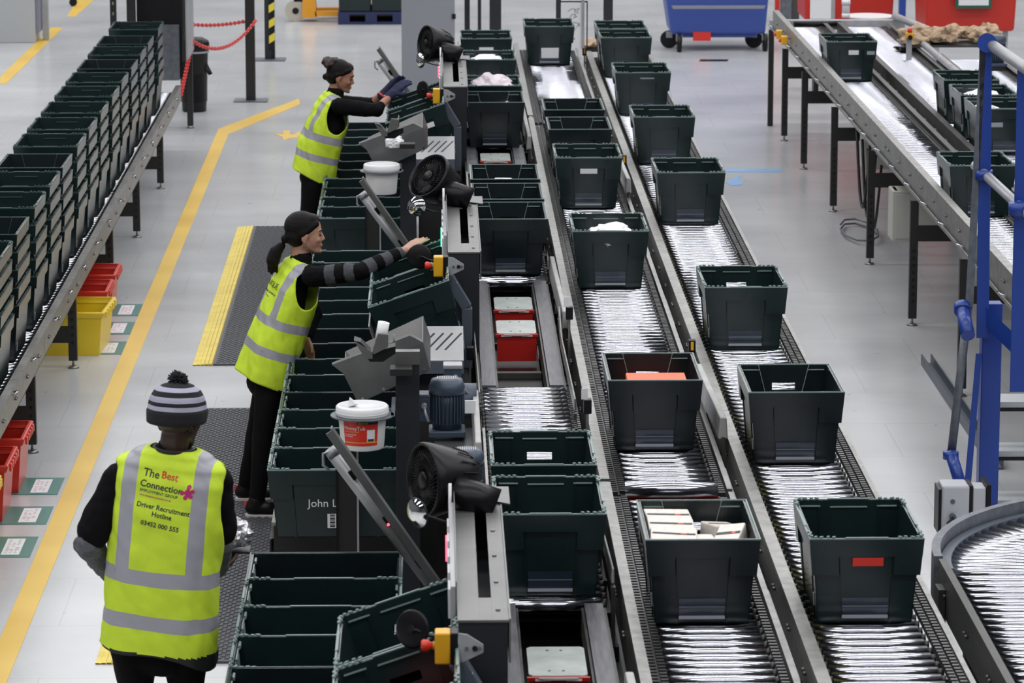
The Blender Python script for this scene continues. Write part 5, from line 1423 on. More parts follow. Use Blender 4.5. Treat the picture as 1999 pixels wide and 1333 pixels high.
# blue stair with handrail on the right
Yb = Zf(1930, 1030).y; xb_ = W(1928, 900, Yb).x
t = thing('steel_staircase', 'blue steel stair with grey handrails at the right edge', 'staircase', (xb_, Yb, 0))
MB().box(-.052, .052, -.05, .05, 0, top_z(1928, 590, Yb)).build('main_post', M['blue'], t, .004)
def loc(x, y, Y): p = W(x, y, Y); return Vector((p.x - xb_, p.y - Yb, p.z))
yn = Yb - .12
MB().hexa([loc(1906, 660, yn), loc(1930, 660, yn), loc(1930, 660, yn + .06), loc(1906, 660, yn + .06), loc(1912, 85, yn), loc(1937, 85, yn), loc(1937, 85, yn + .06), loc(1912, 85, yn + .06)]).build('upper_post', M['blue'], t, .003)
MB().cyl(loc(1927, 84, yn - .05), loc(1927, 84, yn + .10), .05, n=20).build('rail_fitting', M['blue'], t)
MB().hexa([loc(1884, 600, yn), loc(1900, 600, yn), loc(1900, 600, yn + .06), loc(1884, 600, yn + .06), loc(1913, 90, yn), loc(1925, 80, yn), loc(1925, 80, yn + .06), loc(1913, 90, yn + .06)]).build('mottled_upright', M['greysteel'], t)
MB().cyl(loc(1890, 600, yn + .02), loc(1856, 895, yn + .02), .023, n=16).build('lower_tube', M['greysteel'], t)
MB().cyl(loc(1856, 885, yn), loc(1875, 945, yn - .15), .032, n=18).build('tube_fitting', M['blue'], t)
MB().cyl(loc(1856, 880, yn), loc(1856, 895, yn), .042, n=18).build('fitting_collar', M['blue'], t)
MB().cyl(loc(1878, 600, yn), loc(1890, 655, yn - .2), .036, n=18).build('tube_fitting', M['blue'], t)
MB().cyl(loc(1878, 597, yn + .01), loc(1879, 608, yn - .03), .044, n=18).build('fitting_collar', M['blue'], t)
MB().hexa([loc(1883, 940, yn), loc(1896, 940, yn), loc(1896, 940, yn + .04), loc(1883, 940, yn + .04), loc(1905, 690, yn), loc(1917, 690, yn), loc(1917, 690, yn + .04), loc(1905, 690, yn + .04)]).build('strut', M['blue'], t)
# stringers: step up toward the right, towards the camera
MB().hexa([loc(1925, 640, yn), loc(2120, 830, yn - .6), loc(2120, 830, yn - .55), loc(1925, 640, yn + .05), loc(1925, 600, yn), loc(2120, 780, yn - .6), loc(2120, 780, yn - .55), loc(1925, 600, yn + .05)]).build('stringer', M['blue'], t)
MB().cyl(loc(1930, 84, yn), loc(2080, 187, yn - .8), .03, n=18).build('handrail', M['pipe'], t)
MB().cyl(loc(1903, 322, yn + .1), loc(2080, 485, yn - .8), .026, n=18).build('mid_rail', M['pipe'], t)
MB().cyl(loc(1921, 332, yn), loc(1921, 350, yn), .045, n=18).build('rail_fitting', M['blue'], t)
MB().hexa([loc(1971, 765, yn - .35), loc(2000, 765, yn - .35), loc(2000, 765, yn - .30), loc(1971, 765, yn - .30), loc(1986, 130, yn - .35), loc(2014, 130, yn - .35), loc(2014, 130, yn - .30), loc(1986, 130, yn - .30)]).build('near_upper_post', M['blue'], t, .003)
MB().cyl(loc(1986, 395, yn - .40), loc(1986, 420, yn - .40), .045, n=18).build('rail_fitting', M['blue'], t)
for y0 in (783, 879, 975):
    a = loc(1948, y0, Yb + .1); MB().box(a.x, a.x + .8, a.y, a.y + .22, a.z - .045, a.z - .005).build('stair_tread', M['cabinet'], t)
    MB().box(a.x, a.x + .8, a.y - .004, a.y, a.z - .055, a.z - .035).build('tread_nosing', M['black'], t)
g0 = loc(1924, 300, Yb + .3)
# loose guide channel on the floor
a = Zp(1790, 697, .05); b = Zp(1912, 900, .05)
t = thing('floor_guard_rail', 'loose grey channel rail lying on the floor by the blue stair', 'guard rail', (3.19, b.y, 0))
MB().box(-.035, .035, 0, a.y - b.y, .001, .012).box(-.035, -.027, 0, a.y - b.y, .012, .07).box(.027, .035, 0, a.y - b.y, .012, .07).build('channel', M['arm'], t)
for dy in (-.06, -.16): MB().cyl((-.0355, a.y - b.y + dy, .045), (-.037, a.y - b.y + dy, .045), .008, n=8).build('bolt_hole', M['black'], t)
# grey control box at the blue post foot
c = W(1870, 992, Yb - .9)
t = thing('junction_box', 'grey junction box with two cable glands in front of the blue post', 'junction box', c)
MB().box(-.085, .055, -.02, .14, -.125, .12).build('box_body', M['ctrl'], t, .012)
MB().box(-.10, -.086, -.01, .15, -.13, .10).build('side_bracket', M['black_soft'], t)
MB().box(.056, .075, -.0, .15, -.12, .115).build('gasket', M['black'], t)
MB().box(.0755, .14, -.005, .13, -.11, .105).build('box_cover', M['ctrl'], t, .005)
MB().box(.141, .165, -.01, .2, -.13, .12).build('mounting_plate', M['black_soft'], t)
for z in (-.035, -.08): MB().cyl((-.03, -.022, z), (-.03, -.055, z), .016, n=14).build('cable_gland', M['arm'], t)
MB().cyl((-.03, -.021, .04), (-.03, -.024, .04), .012, n=14).build('plug', M['arm'], t)
k = MB(); k.tube([(-.03, -.055, -.035), (-.06, -.07, -.06), (-.05, -.06, -.14), (-.02, -.04, -.22)], .007, 6); k.build('cable', M['black'], t)
MB().box(-.02, .02, .05, .09, -c.z, -.13).build('support', M['legsteel'], t)
# ------------------------------------------------------------------ people
def cap_mesh(bm, a, b, r0, r1, n=14, flat=None):
    """tapered capsule from a to b"""
    a = Vector(a); b = Vector(b); d = b - a; L = d.length
    if L < 1e-5: d = Vector((0, 0, 1)); L = 1e-5
    d.normalize()
    if flat is None: u = d.orthogonal().normalized(); k = 1.0
    else:
        u = Vector(flat[0]); u = (u - d * u.dot(d)).normalized(); k = flat[1]
    w = d.cross(u); rings = []
    st = [(-math.cos(t), math.sin(t)) for t in (R(6), R(30), R(60), R(90))]
    prof = [(x * r0, s * r0, 0) for x, s in st] + [(L + math.sin(t) * r1, math.cos(t) * r1, 0) for t in (0, R(30), R(60), R(84))]
    for z, r, _ in prof:
        rings.append([bm.verts.new(a + d * z + (u * math.cos(2 * PI * i / n) + w * math.sin(2 * PI * i / n) * k) * r) for i in range(n)])
    for i in range(len(rings) - 1):
        for j in range(n): bm.faces.new((rings[i][j], rings[i][(j + 1) % n], rings[i + 1][(j + 1) % n], rings[i + 1][j]))
    bm.faces.new(rings[0][::-1]); bm.faces.new(rings[-1])
def ell_mesh(bm, c, rad, mx=None, n=18):
    c = Vector(c); q = mx or Matrix.Identity(3)
    vs = bmesh.ops.create_uvsphere(bm, u_segments=n, v_segments=n // 2 + 2, radius=1.0)['verts']
    for v in vs: v.co = c + q @ Vector((v.co.x * rad[0], v.co.y * rad[1], v.co.z * rad[2]))
def blob(name, fill, voxel, smooth, mats, parent, post=None):
    bm = bmesh.new(); fill(bm); me = bpy.data.meshes.new(name); bmesh.ops.recalc_face_normals(bm, faces=bm.faces); bm.to_mesh(me); bm.free()
    o = bpy.data.objects.new(name, me); COL.objects.link(o)
    r = o.modifiers.new('r', 'REMESH'); r.mode = 'VOXEL'; r.voxel_size = voxel; r.use_smooth_shade = True
    if smooth:
        s = o.modifiers.new('s', 'SMOOTH'); s.factor = 0.6; s.iterations = smooth
    dg = bpy.context.evaluated_depsgraph_get(); me2 = bpy.data.meshes.new_from_object(o.evaluated_get(dg))
    bpy.data.objects.remove(o); me2.name = name
    me2.materials.clear()
    for m in (mats if isinstance(mats, (list, tuple)) else [mats]): me2.materials.append(m)
    if post:
        bm = bmesh.new(); bm.from_mesh(me2); post(bm); bm.to_mesh(me2); bm.free()
    for p in me2.polygons: p.use_smooth = True
    o = bpy.data.objects.new(name, me2); COL.objects.link(o); o.parent = parent
    o.matrix_parent_inverse = Matrix.Translation(-parent.location)
    return o
def wrinkle(bm, amp, sc, seed=0, st=(1, 1, 1)):
    bm.normal_update()
    for v in bm.verts:
        p = Vector((v.co.x * st[0], v.co.y * st[1], v.co.z * st[2])) * sc + Vector((seed, 0, 0))
        v.co += v.normal * (noise.noise(p) + .5 * noise.noise(p * 2.3)) * amp
def cut(bm, co, no, clear=False):
    bmesh.ops.bisect_plane(bm, geom=bm.verts[:] + bm.edges[:] + bm.faces[:], plane_co=co, plane_no=no, clear_outer=clear)
class Frame:
    def __init__(s, o, up, fwd):
        s.o = Vector(o); s.up = Vector(up).normalized(); f = Vector(fwd); s.f = (f - s.up * f.dot(s.up)).normalized(); s.l = s.up.cross(s.f)
    def w(s, f, l, u): return s.o + s.f * f + s.l * l + s.up * u
    def loc(s, p): d = Vector(p) - s.o; return (d.dot(s.f), d.dot(s.l), d.dot(s.up))
    def mx(s): return Matrix((s.f, s.l, s.up)).transposed()

def hand(bm, wrist, d, palm_n, curl=.5, sc=1.0, spread=.12, mirror_=1, glove=1.0):
    """palm + five fingers; d finger direction, palm_n normal out of the palm"""
    d = Vector(d).normalized(); n = Vector(palm_n); n = (n - d * n.dot(d)).normalized(); s = d.cross(n) * mirror_
    wrist = Vector(wrist); g = glove
    for k in range(4):
        off = (k - 1.5) * .019 * sc
        cap_mesh(bm, wrist + s * off * .55, wrist + d * .085 * sc + s * off, .015 * sc * g, .0125 * sc * g, 10)
        L = (.072, .082, .076, .058)[k] * sc; base = wrist + d * .088 * sc + s * off
        dd = (d + s * off / .02 * spread * .5).normalized(); p = base
        for j, f in enumerate((.44, .32, .24)):
            ang = curl * (.35 + .55 * j); q = (dd * math.cos(ang) + n * math.sin(ang)).normalized()
            e = p + q * L * f; cap_mesh(bm, p, e, (.0095 - .0009 * j) * sc * g, (.0088 - .0009 * j) * sc * g, 8); p = e
    tb = wrist + d * .03 * sc - s * .026 * sc; q = (d * .6 - s * .7 + n * .45).normalized()
    m1 = tb + q * .035 * sc; cap_mesh(bm, tb, m1, .0135 * sc * g, .011 * sc * g, 8)
    q2 = (d * .85 - s * .3 + n * .45).normalized(); cap_mesh(bm, m1, m1 + q2 * .032 * sc, .0105 * sc * g, .009 * sc * g, 8)

def head_fill(bm, c, fr, s=1.0, nose=1.0):
    q = fr.mx()
    P = lambda f, l, u: Vector(c) + q @ Vector((f * s, l * s, u * s))
    ell_mesh(bm, P(-.012, 0, .03), (.094 * s, .074 * s, .088 * s), q)
    ell_mesh(bm, P(.030, 0, -.015), (.058 * s, .062 * s, .085 * s), q)
    ell_mesh(bm, P(.045, 0, -.070), (.036 * s, .040 * s, .030 * s), q)       # jaw / chin
    cap_mesh(bm, P(.0, .042, -.045), P(.055, .02, -.082), .022 * s, .018 * s); cap_mesh(bm, P(.0, -.042, -.045), P(.055, -.02, -.082), .022 * s, .018 * s)
    ell_mesh(bm, P(.074, 0, -.088), (.017 * s, .020 * s, .014 * s), q)
    cap_mesh(bm, P(.080, 0, .012), P(.0955, 0, -.020), .0075 * s, .0100 * s, 10)   # nose
    for l in (-1, 1): ell_mesh(bm, P(.088, l * .0095, -.026), (.009 * s, .0075 * s, .006 * s), q, 10)
    for l in (-1, 1):
        cap_mesh(bm, P(.078, l * .014, .024), P(.068, l * .040, .024), .0085 * s, .007 * s, 8)   # brow
        ell_mesh(bm, P(.060, l * .038, -.022), (.020 * s, .018 * s, .018 * s), q, 12)            # cheek
        # ear
        ell_mesh(bm, P(-.008, l * .076, -.008), (.020 * s, .009 * s, .031 * s), q, 12); ell_mesh(bm, P(-.003, l * .076, -.034), (.010 * s, .008 * s, .012 * s), q, 10)
    ell_mesh(bm, P(.0795, 0, -.052), (.013 * s, .022 * s, .0065 * s), q, 12); ell_mesh(bm, P(.078, 0, -.064), (.012 * s, .019 * s, .0065 * s), q, 12)
    return P
def face_parts(parent, P, s, hairm, q, lids=True):
    for l in (-1, 1):
        def fl(bm, l=l): ell_mesh(bm, P(.0735, l * .030, .006), (.009 * s, .013 * s, .0068 * s), q, 14)
        o = MB(); c = P(.0755, l * .030, .005)
        mx = Matrix.Translation(c) @ q.to_4x4() @ Matrix.Diagonal((.009 * s, .0135 * s, .0062 * s, 1))
        o.lathe([(math.sin(PI * i / 10) + 1e-4, -math.cos(PI * i / 10)) for i in range(11)], 16, 0, mx)
        e = o.build('eye', M['eye'], parent); e.matrix_parent_inverse = Matrix.Translation(-parent.location)
        b = MB(); b.tube([P(.084, l * .012, .024), P(.083, l * .028, .031), P(.070, l * .046, .026)], [.0022 * s, .0034 * s, .0018 * s], 6)
        e = b.build('eyebrow', hairm, parent); e.matrix_parent_inverse = Matrix.Translation(-parent.location)
    b = MB(); b.tube([P(.082, -.019, -.0585), P(.0895, 0, -.057), P(.082, .019, -.0585)], [.0022 * s, .0046 * s, .0022 * s], 8)
    e = b.build('lips', M['lip'], parent); e.matrix_parent_inverse = Matrix.Translation(-parent.location)
def pbuild(mb, name, m, parent, bevel=0):
    o = mb.build(name, m, parent, bevel); o.matrix_parent_inverse = Matrix.Translation(-parent.location); return o

def vest(parent, T, prof, arm_r, arm_c, stripes, braces, hem_u, top_u, seed, neck_c, neck_r, slant=0.0, sc=1.0, droop=0.0):
    """T torso frame; prof list of (u, halfwidth_l, halfdepth_f, centre_f, centre_l)"""
    bm = bmesh.new(); N = 132; rings = []
    # interpolate
    us = []; steps = 110
    for i in range(steps + 1):
        u = hem_u + (top_u - hem_u) * i / steps
        for j in range(len(prof) - 1):
            if prof[j][0] <= u <= prof[j + 1][0] or j == len(prof) - 2:
                a, b = prof[j], prof[j + 1]; f = max(0, min(1, (u - a[0]) / (b[0] - a[0]))); f = f * f * (3 - 2 * f) if j not in () else f
                v = [a[k] + (b[k] - a[k]) * f for k in range(1, 5)]; break
        ring = []
        for k in range(N):
            t = 2 * PI * k / N; c, s = math.cos(t), math.sin(t); e = .78
            cx = math.copysign(abs(c) ** e, c); sx = math.copysign(abs(s) ** e, s)
            uu = u + slant * (v[2] + cx * v[1])
            if droop and u < hem_u + .30: uu -= droop * max(0, -s + .1) ** 1.5 * (1 - (u - hem_u) / .30) - droop * .12 * math.sin(4 * t) * (1 - (u - hem_u) / .30)
            fold = 0
            if u < hem_u + .45: fold = .007 * math.sin(5 * t + seed + 3 * u * 4) * (1 - (u - hem_u) / .45)
            wr = (.0085 if u < top_u - .2 else .0055) * noise.noise(Vector((t * 1.5, u * 9 + t * 2, seed))) + .004 * noise.noise(Vector((t * 4, u * 22 + 3 * t, seed + 3)))
            ring.append(bm.verts.new(T.w(v[2] + cx * (v[1] + fold + wr), v[3] + sx * (v[0] + fold + wr), uu)))
        rings.append(ring)
    for i in range(steps):
        for k in range(N): bm.faces.new((rings[i][k], rings[i][(k + 1) % N], rings[i + 1][(k + 1) % N], rings[i + 1][k]))
    # stripe cuts
    for u0, u1 in stripes:
        for u in (u0, u1): cut(bm, T.w(0, 0, u), T.up)
    for l0, l1 in braces:
        for l in (l0, l1): cut(bm, T.w(0, l, 0), T.l)
    # arm holes: remove faces inside spheres around shoulders
    for f in list(bm.faces):
        c = f.calc_center_median(); dead = False
        for ac, ar, ad in zip(arm_c, arm_r, (1, 1)):
            d = T.loc(c); a = T.loc(ac)
            if ((d[0] - a[0]) / ar[0]) ** 2 + ((d[2] - a[2]) / ar[1]) ** 2 < 1 and d[1] * a[1] > 0 and abs(d[1]) > ar[2]: dead = True
        if (c - neck_c).length < neck_r: dead = True
        if dead: bm.faces.remove(f)
    top = max(s_[1] for s_ in stripes)
    for f in bm.faces:
        d = T.loc(f.calc_center_median()); f.material_index = 0
        for u0, u1 in stripes:
            if u0 < d[2] < u1: f.material_index = 1
        if d[2] > top - .01:
            for l0, l1 in braces:
                if l0 < d[1] < l1: f.material_index = 1
        if d[2] < hem_u + .008: f.material_index = 2
    for v in list(bm.verts):
        if not v.link_faces: bm.verts.remove(v)
    for it in range(8):
        new = {}
        for v in bm.verts:
            nb = [e.other_vert(v).co for e in v.link_edges if e.is_boundary]
            if len(nb) == 2 and T.loc(v.co)[2] > hem_u + .1: new[v] = v.co * .4 + (nb[0] + nb[1]) * .3
        for v, c in new.items(): v.co = c
    bmesh.ops.recalc_face_normals(bm, faces=bm.faces)
    me = bpy.data.meshes.new('vest'); bm.to_mesh(me)
    tree = BVHTree.FromBMesh(bm); bm.free()
    for m in (M['hivis'], M['reflect'], M['binding']): me.materials.append(m)
    for p in me.polygons: p.use_smooth = True
    o = bpy.data.objects.new('hi_vis_vest', me); COL.objects.link(o); o.parent = parent; o.matrix_parent_inverse = Matrix.Translation(-parent.location)
    s = o.modifiers.new('s', 'SOLIDIFY'); s.thickness = .004; s.offset = 1
    return o, tree
def shrink_text(me, origin, xdir, ydir, ndir, tree, off=.0055):
    """lay flat text mesh onto the vest along -ndir"""
    o = Vector(origin); xd = Vector(xdir).normalized(); yd = Vector(ydir).normalized(); nd = Vector(ndir).normalized()
    bm = bmesh.new(); bm.from_mesh(me)
    bmesh.ops.subdivide_edges(bm, edges=[e for e in bm.edges if e.calc_length() > .02], cuts=2)
    for v in bm.verts:
        p = o + xd * v.co.x + yd * v.co.y
        h = tree.ray_cast(p + nd * .5, -nd)
        v.co = (h[0] if h[0] else p) + nd * (off + v.co.z)
    bm.to_mesh(me); bm.free()

def shoe(parent, heel, fwd, s=1.0, name='shoe'):
    heel = Vector(heel); f = Vector(fwd).normalized(); l = Vector((0, 0, 1)).cross(f)
    def P(a, b, c): return heel + f * a * s + l * b * s + Vector((0, 0, c * s))
    sh = bpy.data.objects.new(name, None)
    def fill(bm):
        cap_mesh(bm, P(.03, 0, .06), P(.12, 0, .058), .042 * s, .044 * s, 14); cap_mesh(bm, P(.12, 0, .045), P(.215, .0, .040), .040 * s, .030 * s, 14)
        cap_mesh(bm, P(.045, 0, .06), P(.055, 0, .105), .046 * s, .047 * s, 14)
    up = blob('shoe_upper', fill, .008, 4, M['black'], parent)
    b = MB(); pts = [(-.01, 0), (.0, .033), (.08, .036), (.16, .046), (.225, .038), (.255, .0), (.225, -.034), (.16, -.042), (.08, -.034), (.0, -.033)]
    n = len(pts)
    vs = [P(x, y, 0.001) for x, y in pts] + [P(x * .99, y * 1.03, .028) for x, y in pts]
    b.add(vs, [tuple(range(n))[::-1], tuple(range(n, 2 * n))] + [(i, (i + 1) % n, n + (i + 1) % n, n + i) for i in range(n)])
    pbuild(b, 'shoe_sole', M['solewhite'], parent, .004)
    pbuild(MB().box(-.5, .5, -.5, .5, -.5, .5, 0, Matrix.Translation(P(-.008, 0, .085)) @ Matrix.Diagonal((.012, .018, .035, 1))), 'heel_tab', mat_once('coral_tab', (.55, .08, .10)), parent)

def person(label, J, skin, scale, headfr, torsofr, arm_parts, hand_specs, legs=True, waist=None, shoes=True, body_extra=None, head_s=1.0, group=None):
    root = thing('person', label, 'person', (J['pelvis'].x, J['pelvis'].y, 0))
    hc = J['head']
    def fill(bm):
        s = scale
        cap_mesh(bm, J['pelvis'], J['chest'], .115 * s, .12 * s, 20, (torsofr.l, .72)); cap_mesh(bm, J['chest'], J['neck'] - torsofr.up * .07, .12 * s, .09 * s, 20, (torsofr.l, .70))
        cap_mesh(bm, J['pelvis'] - torsofr.l * .07, J['pelvis'] + torsofr.l * .07, .10 * s, .10 * s)
        cap_mesh(bm, J['neck'] - torsofr.up * .04, hc + headfr.w(-.02, 0, -.05) - headfr.o, .058 * s, .052 * s)
        cap_mesh(bm, J['shl'], J['shr'], .055 * s, .055 * s)
        for sd in 'lr':
            cap_mesh(bm, J['sh' + sd], J['el' + sd], .048 * s, .038 * s); cap_mesh(bm, J['el' + sd], J['wr' + sd], .038 * s, .025 * s)
            cap_mesh(bm, J['hip' + sd], J['kn' + sd], .080 * s, .052 * s, 18); cap_mesh(bm, J['kn' + sd], J['an' + sd], .052 * s, .036 * s, 16)
            cap_mesh(bm, J['an' + sd], J['an' + sd] + J['foot' + sd] * .10 - Vector((0, 0, .04)), .033 * s, .022 * s)
        head_fill(bm, hc, headfr, head_s)
        for h in hand_specs: hand(bm, **h)
    body = blob('body', fill, .0058, 3, skin, root)
    return root, body

def V(x, y, Y): return W(x, y, Y)
def trousers(root, J, s, T, m=None, flare=0.0):
    def fill(bm):
        cap_mesh(bm, J['pelvis'] + T.up * .10, J['pelvis'], .125 * s, .135 * s, 20, (T.l, .78))
        cap_mesh(bm, J['pelvis'] - T.l * .045 - T.f * .01, J['pelvis'] + T.l * .045 - T.f * .01, .108 * s, .108 * s, 16)
        for sd in 'lr':
            k = J['kn' + sd]; a = J['an' + sd] + Vector((0, 0, .02))
            cap_mesh(bm, J['hip' + sd], k, .092 * s, .063 * s, 18); cap_mesh(bm, k, a, .064 * s, (.048 + flare) * s, 16)
        cap_mesh(bm, J['pelvis'] - T.up * .10 - T.l * .04, J['pelvis'] - T.up * .10 + T.l * .04, .088 * s, .088 * s, 16)
    def post(bm): wrinkle(bm, .006, 11, 2, (1, 1, .5))
    return blob('trousers', fill, .009, 3, m or M['blackcloth'], root, post)

# ---- middle woman (ponytail, striped sleeve, reaching for the display)
Y = 19.45
hf = Vector((1, .12, -.05)).normalized()
J = dict(pelvis=V(524, 715, Y), chest=V(558, 600, Y), neck=V(588, 508, Y), head=V(597, 457, Y),
         shr=V(612, 540, Y - .16), shl=V(585, 532, Y + .17), elr=V(702, 530, Y - .22), wrr=V(792, 488, Y - .06),
         ell=V(612, 612, Y + .20), wrl=V(598, 662, Y + .10),
         hipr=V(529, 735, Y - .07), hipl=V(529, 735, Y + .07), knr=V(520, 865, Y - .12), knl=V(508, 850, Y + .15),
         anr=V(507, 983, Y - .18), anl=V(480, 958, Y + .18), footr=Vector((1, 0, 0)), footl=Vector((1, .05, 0)))
for k, yy in (('anr', Y - .18), ('anl', Y + .18)): J[k].z = .085
J['anr'] = Vector((V(505, 990, Y).x, Y - .18, .085)); J['anl'] = Vector((V(478, 965, Y).x, Y + .20, .085))
J['knr'] = Vector((V(519, 860, Y).x, Y - .13, .50)); J['knl'] = Vector((V(505, 850, Y).x, Y + .14, .50))
up = (J['neck'] - J['pelvis']).normalized()
T = Frame(J['pelvis'], up, (1, .42, 0)); HF = Frame(J['head'], (.06, 0, 1), (1, .05, .0))
hs = [dict(wrist=J['wrr'], d=V(852, 446, Y + .12) - J['wrr'], palm_n=(.2, .3, -1), curl=.15, sc=.98, mirror_=1),
      dict(wrist=J['wrl'], d=(.25, -.1, -1), palm_n=(-.6, -.5, 0), curl=.5, sc=.95)]
w2, body2 = person('woman with a black ponytail and striped sleeve reaching out, yellow hi-vis vest', J, M['skin2'], .90, HF, T, None, hs)
q = HF.mx(); P2 = lambda f, l, u: HF.w(f, l, u)
face_parts(w2, P2, 1.0, M['hair'], q)
trousers(w2, J, .93, T)
shoe(w2, J['anr'] + Vector((-.055, 0, -.085)), (1, -.03, 0), .95); shoe(w2, J['anl'] + Vector((-.055, 0, -.085)), (1, .06, 0), .95)
def hair_fill(bm, HF=HF):
    q = HF.mx()
    ell_mesh(bm, HF.w(-.026, 0, .040), (.094, .083, .085), q); ell_mesh(bm, HF.w(-.045, 0, -.005), (.068, .078, .070), q)
    for l in (-1, 1): cap_mesh(bm, HF.w(.052, l * .045, .066), HF.w(-.022, l * .070, .012), .018, .022)
    ell_mesh(bm, HF.w(.022, 0, .080), (.050, .056, .034), q)
    ell_mesh(bm, HF.w(-.105, 0, -.03), (.028, .026, .026), q, 12)
h_ = blob('hair', hair_fill, .006, 3, M['hair'], w2)
def tail_fill(bm, HF=HF):
    a = V(549, 480, Y); b = V(538, 492, Y); c = V(533, 508, Y); d = V(532, 524, Y)
    cap_mesh(bm, a, b, .024, .036); cap_mesh(bm, b, c, .036, .038); cap_mesh(bm, c, d, .036, .016)
    for k in range(5): cap_mesh(bm, c + Vector((.01 * (k - 2), .008 * (k % 2), 0)), d + Vector((.012 * (k - 2), .01 * (k % 2), -.02 - .01 * (k % 3))), .012, .004)
blob('ponytail', tail_fill, .006, 2, M['hair'], w2)
b = MB()
for k in range(15):
    pass
b.tube([P2(-.0 + .012 * math.cos(2 * PI * k / 14), -.084, -.058 + .013 * math.sin(2 * PI * k / 14)) for k in range(15)], .0018, 5)
pbuild(b, 'earring', M['steel'], w2)
def top_fill(bm, J=J, T=T, s=.92):
    cap_mesh(bm, J['pelvis'] + T.up * .02, J['chest'], .128 * s, .135 * s, 22, (T.l, .76)); cap_mesh(bm, J['chest'], J['neck'] - T.up * .085, .135 * s, .105 * s, 22, (T.l, .76))
    cap_mesh(bm, J['shl'], J['shr'], .062 * s, .062 * s); cap_mesh(bm, J['neck'] - T.up * .05, J['neck'] + T.up * .01, .075 * s, .066 * s)
    for sd in 'lr':
        cap_mesh(bm, J['sh' + sd], J['el' + sd], .064 * s, .052 * s); e = J['el' + sd].lerp(J['wr' + sd], .85); cap_mesh(bm, J['el' + sd], e, .052 * s, .038 * s)
def top_post(bm, J=J):
    wrinkle(bm, .005, 16, 5)
    for sd in 'lr':
        for seg in (('sh', 'el'), ('el', 'wr')):
            pass
    A, B, C = J['shr'], J['elr'], J['wrr']; L1 = (B - A).length; L2 = (C - B).length
    cuts = [.05 + .052 * k for k in range(12)]
    for f in bm.faces:
        c = f.calc_center_median()
        # arc length along the right arm
        t1 = max(0, min(1, (c - A).dot(B - A) / L1 ** 2)); d1 = (c - A.lerp(B, t1)).length
        t2 = max(0, min(1, (c - B).dot(C - B) / L2 ** 2)); d2 = (c - B.lerp(C, t2)).length
        if min(d1, d2) < .085:
            s_ = t1 * L1 if d1 < d2 else L1 + t2 * L2
            if s_ > .05: f.material_index = 1 if int((s_ - .02) / .054) % 2 else 0
tp = blob('striped_jumper', top_fill, .0065, 3, [M['blackcloth'], M['stripegrey']], w2, top_post)
prof = [(-.08, .185, .142, .0, 0), (.10, .168, .132, -.005, 0), (.26, .165, .125, .0, 0), (.42, .175, .118, .012, 0), (.50, .168, .10, .012, 0), (.555, .135, .075, .006, 0), (.60, .075, .055, .0, 0)]
top_u = (J['neck'] - J['pelvis']).dot(T.up) + .0
prof = [(a * top_u / .60, b, c, d, e) for a, b, c, d, e in prof]
v2, tree2 = vest(w2, T, prof, [(.078, .135, .125), (.078, .125, .125)], [J['shr'] + T.f * .012 - T.up * .055, J['shl'] + T.f * .012 - T.up * .05], [(.075, .125), (.235, .285)],
                 [(-.125, -.075), (.075, .125)], -.085, top_u, 1.3, J['neck'] + T.f * .03 + T.up * .02, .072, slant=-.10)
nd = -T.f
back_n = (-T.f * 1 - T.l * .15).normalized(); xd = (T.f * .55 - T.l * 1).normalized() * 1; xd = T.up.cross(back_n).normalized()
for txt, sz, du, m_ in (('UNIQUE', .045, .445, M['print']), ('Employment Services Ltd', .017, .408, M['navyprint']), ('y o u r  w a y', .011, .388, M['print'])):
    me = text_mesh(txt, sz, m_, 'vest_lettering', .0003, 'CENTER')
    shrink_text(me, T.w(-.10, .035, du * top_u / .60 - .02), xd, T.up, back_n, tree2)
    o = bpy.data.objects.new('vest_lettering', me); COL.objects.link(o); o.parent = v2

# ---- far woman (bun, navy gloves)
Y = 26.35
J = dict(pelvis=V(616, 322, Y), chest=V(645, 250, Y), neck=V(654, 183, Y), head=V(666, 150, Y),
         shr=V(662, 208, Y - .15), shl=V(650, 200, Y + .16), elr=V(735, 215, Y - .20), wrr=V(763, 186, Y - .10),
         ell=V(722, 204, Y + .18), wrl=V(752, 180, Y + .10),
         hipr=V(612, 340, Y - .09), hipl=V(612, 340, Y + .09), footr=Vector((1, 0, 0)), footl=Vector((1, 0, 0)))
xk = V(600, 400, Y).x; xa = V(612, 400, Y).x
J['knr'] = Vector((xk + .02, Y - .12, .50)); J['knl'] = Vector((xk - .0, Y + .13, .50)); J['anr'] = Vector((xa + .03, Y - .14, .085)); J['anl'] = Vector((xa - .02, Y + .16, .085))
up = (J['neck'] - J['pelvis']).normalized()
T = Frame(J['pelvis'], up, (1, .22, 0)); HF = Frame(J['head'], (.28, 0, 1), (1, -.12, -.28))
hs = [dict(wrist=J['wrr'], d=V(798, 153, Y - .05) - J['wrr'], palm_n=(.6, .6, -.4), curl=.35, sc=1.05, glove=1.35, mirror_=1),
      dict(wrist=J['wrl'], d=V(782, 150, Y + .15) - J['wrl'], palm_n=(.6, -.6, -.4), curl=.35, sc=1.05, glove=1.35, mirror_=-1)]
w3, body3 = person('woman with dark hair in a bun and navy gloves working at the farthest station', J, M['skin1'], .93, HF, T, None, [dict(h, glove=1.0) for h in hs])
for k, h in enumerate(hs):
    def gf(bm, h=h):
        hand(bm, **h); wv = Vector(h['wrist']); dd = Vector(h['d']).normalized(); cap_mesh(bm, wv - dd * .035, wv + dd * .02, .034, .032)
    g = blob('glove', gf, .005, 1, M['navy'], w3)
    wv = Vector(h['wrist']); dd = Vector(h['d']).normalized()
    pbuild(MB().cyl(wv - dd * .048, wv - dd * .034, .036, n=18), 'glove_cuff', mat_once('red_cuff', (.5, .04, .04)), w3)
q = HF.mx(); P3 = lambda f, l, u: HF.w(f, l, u)
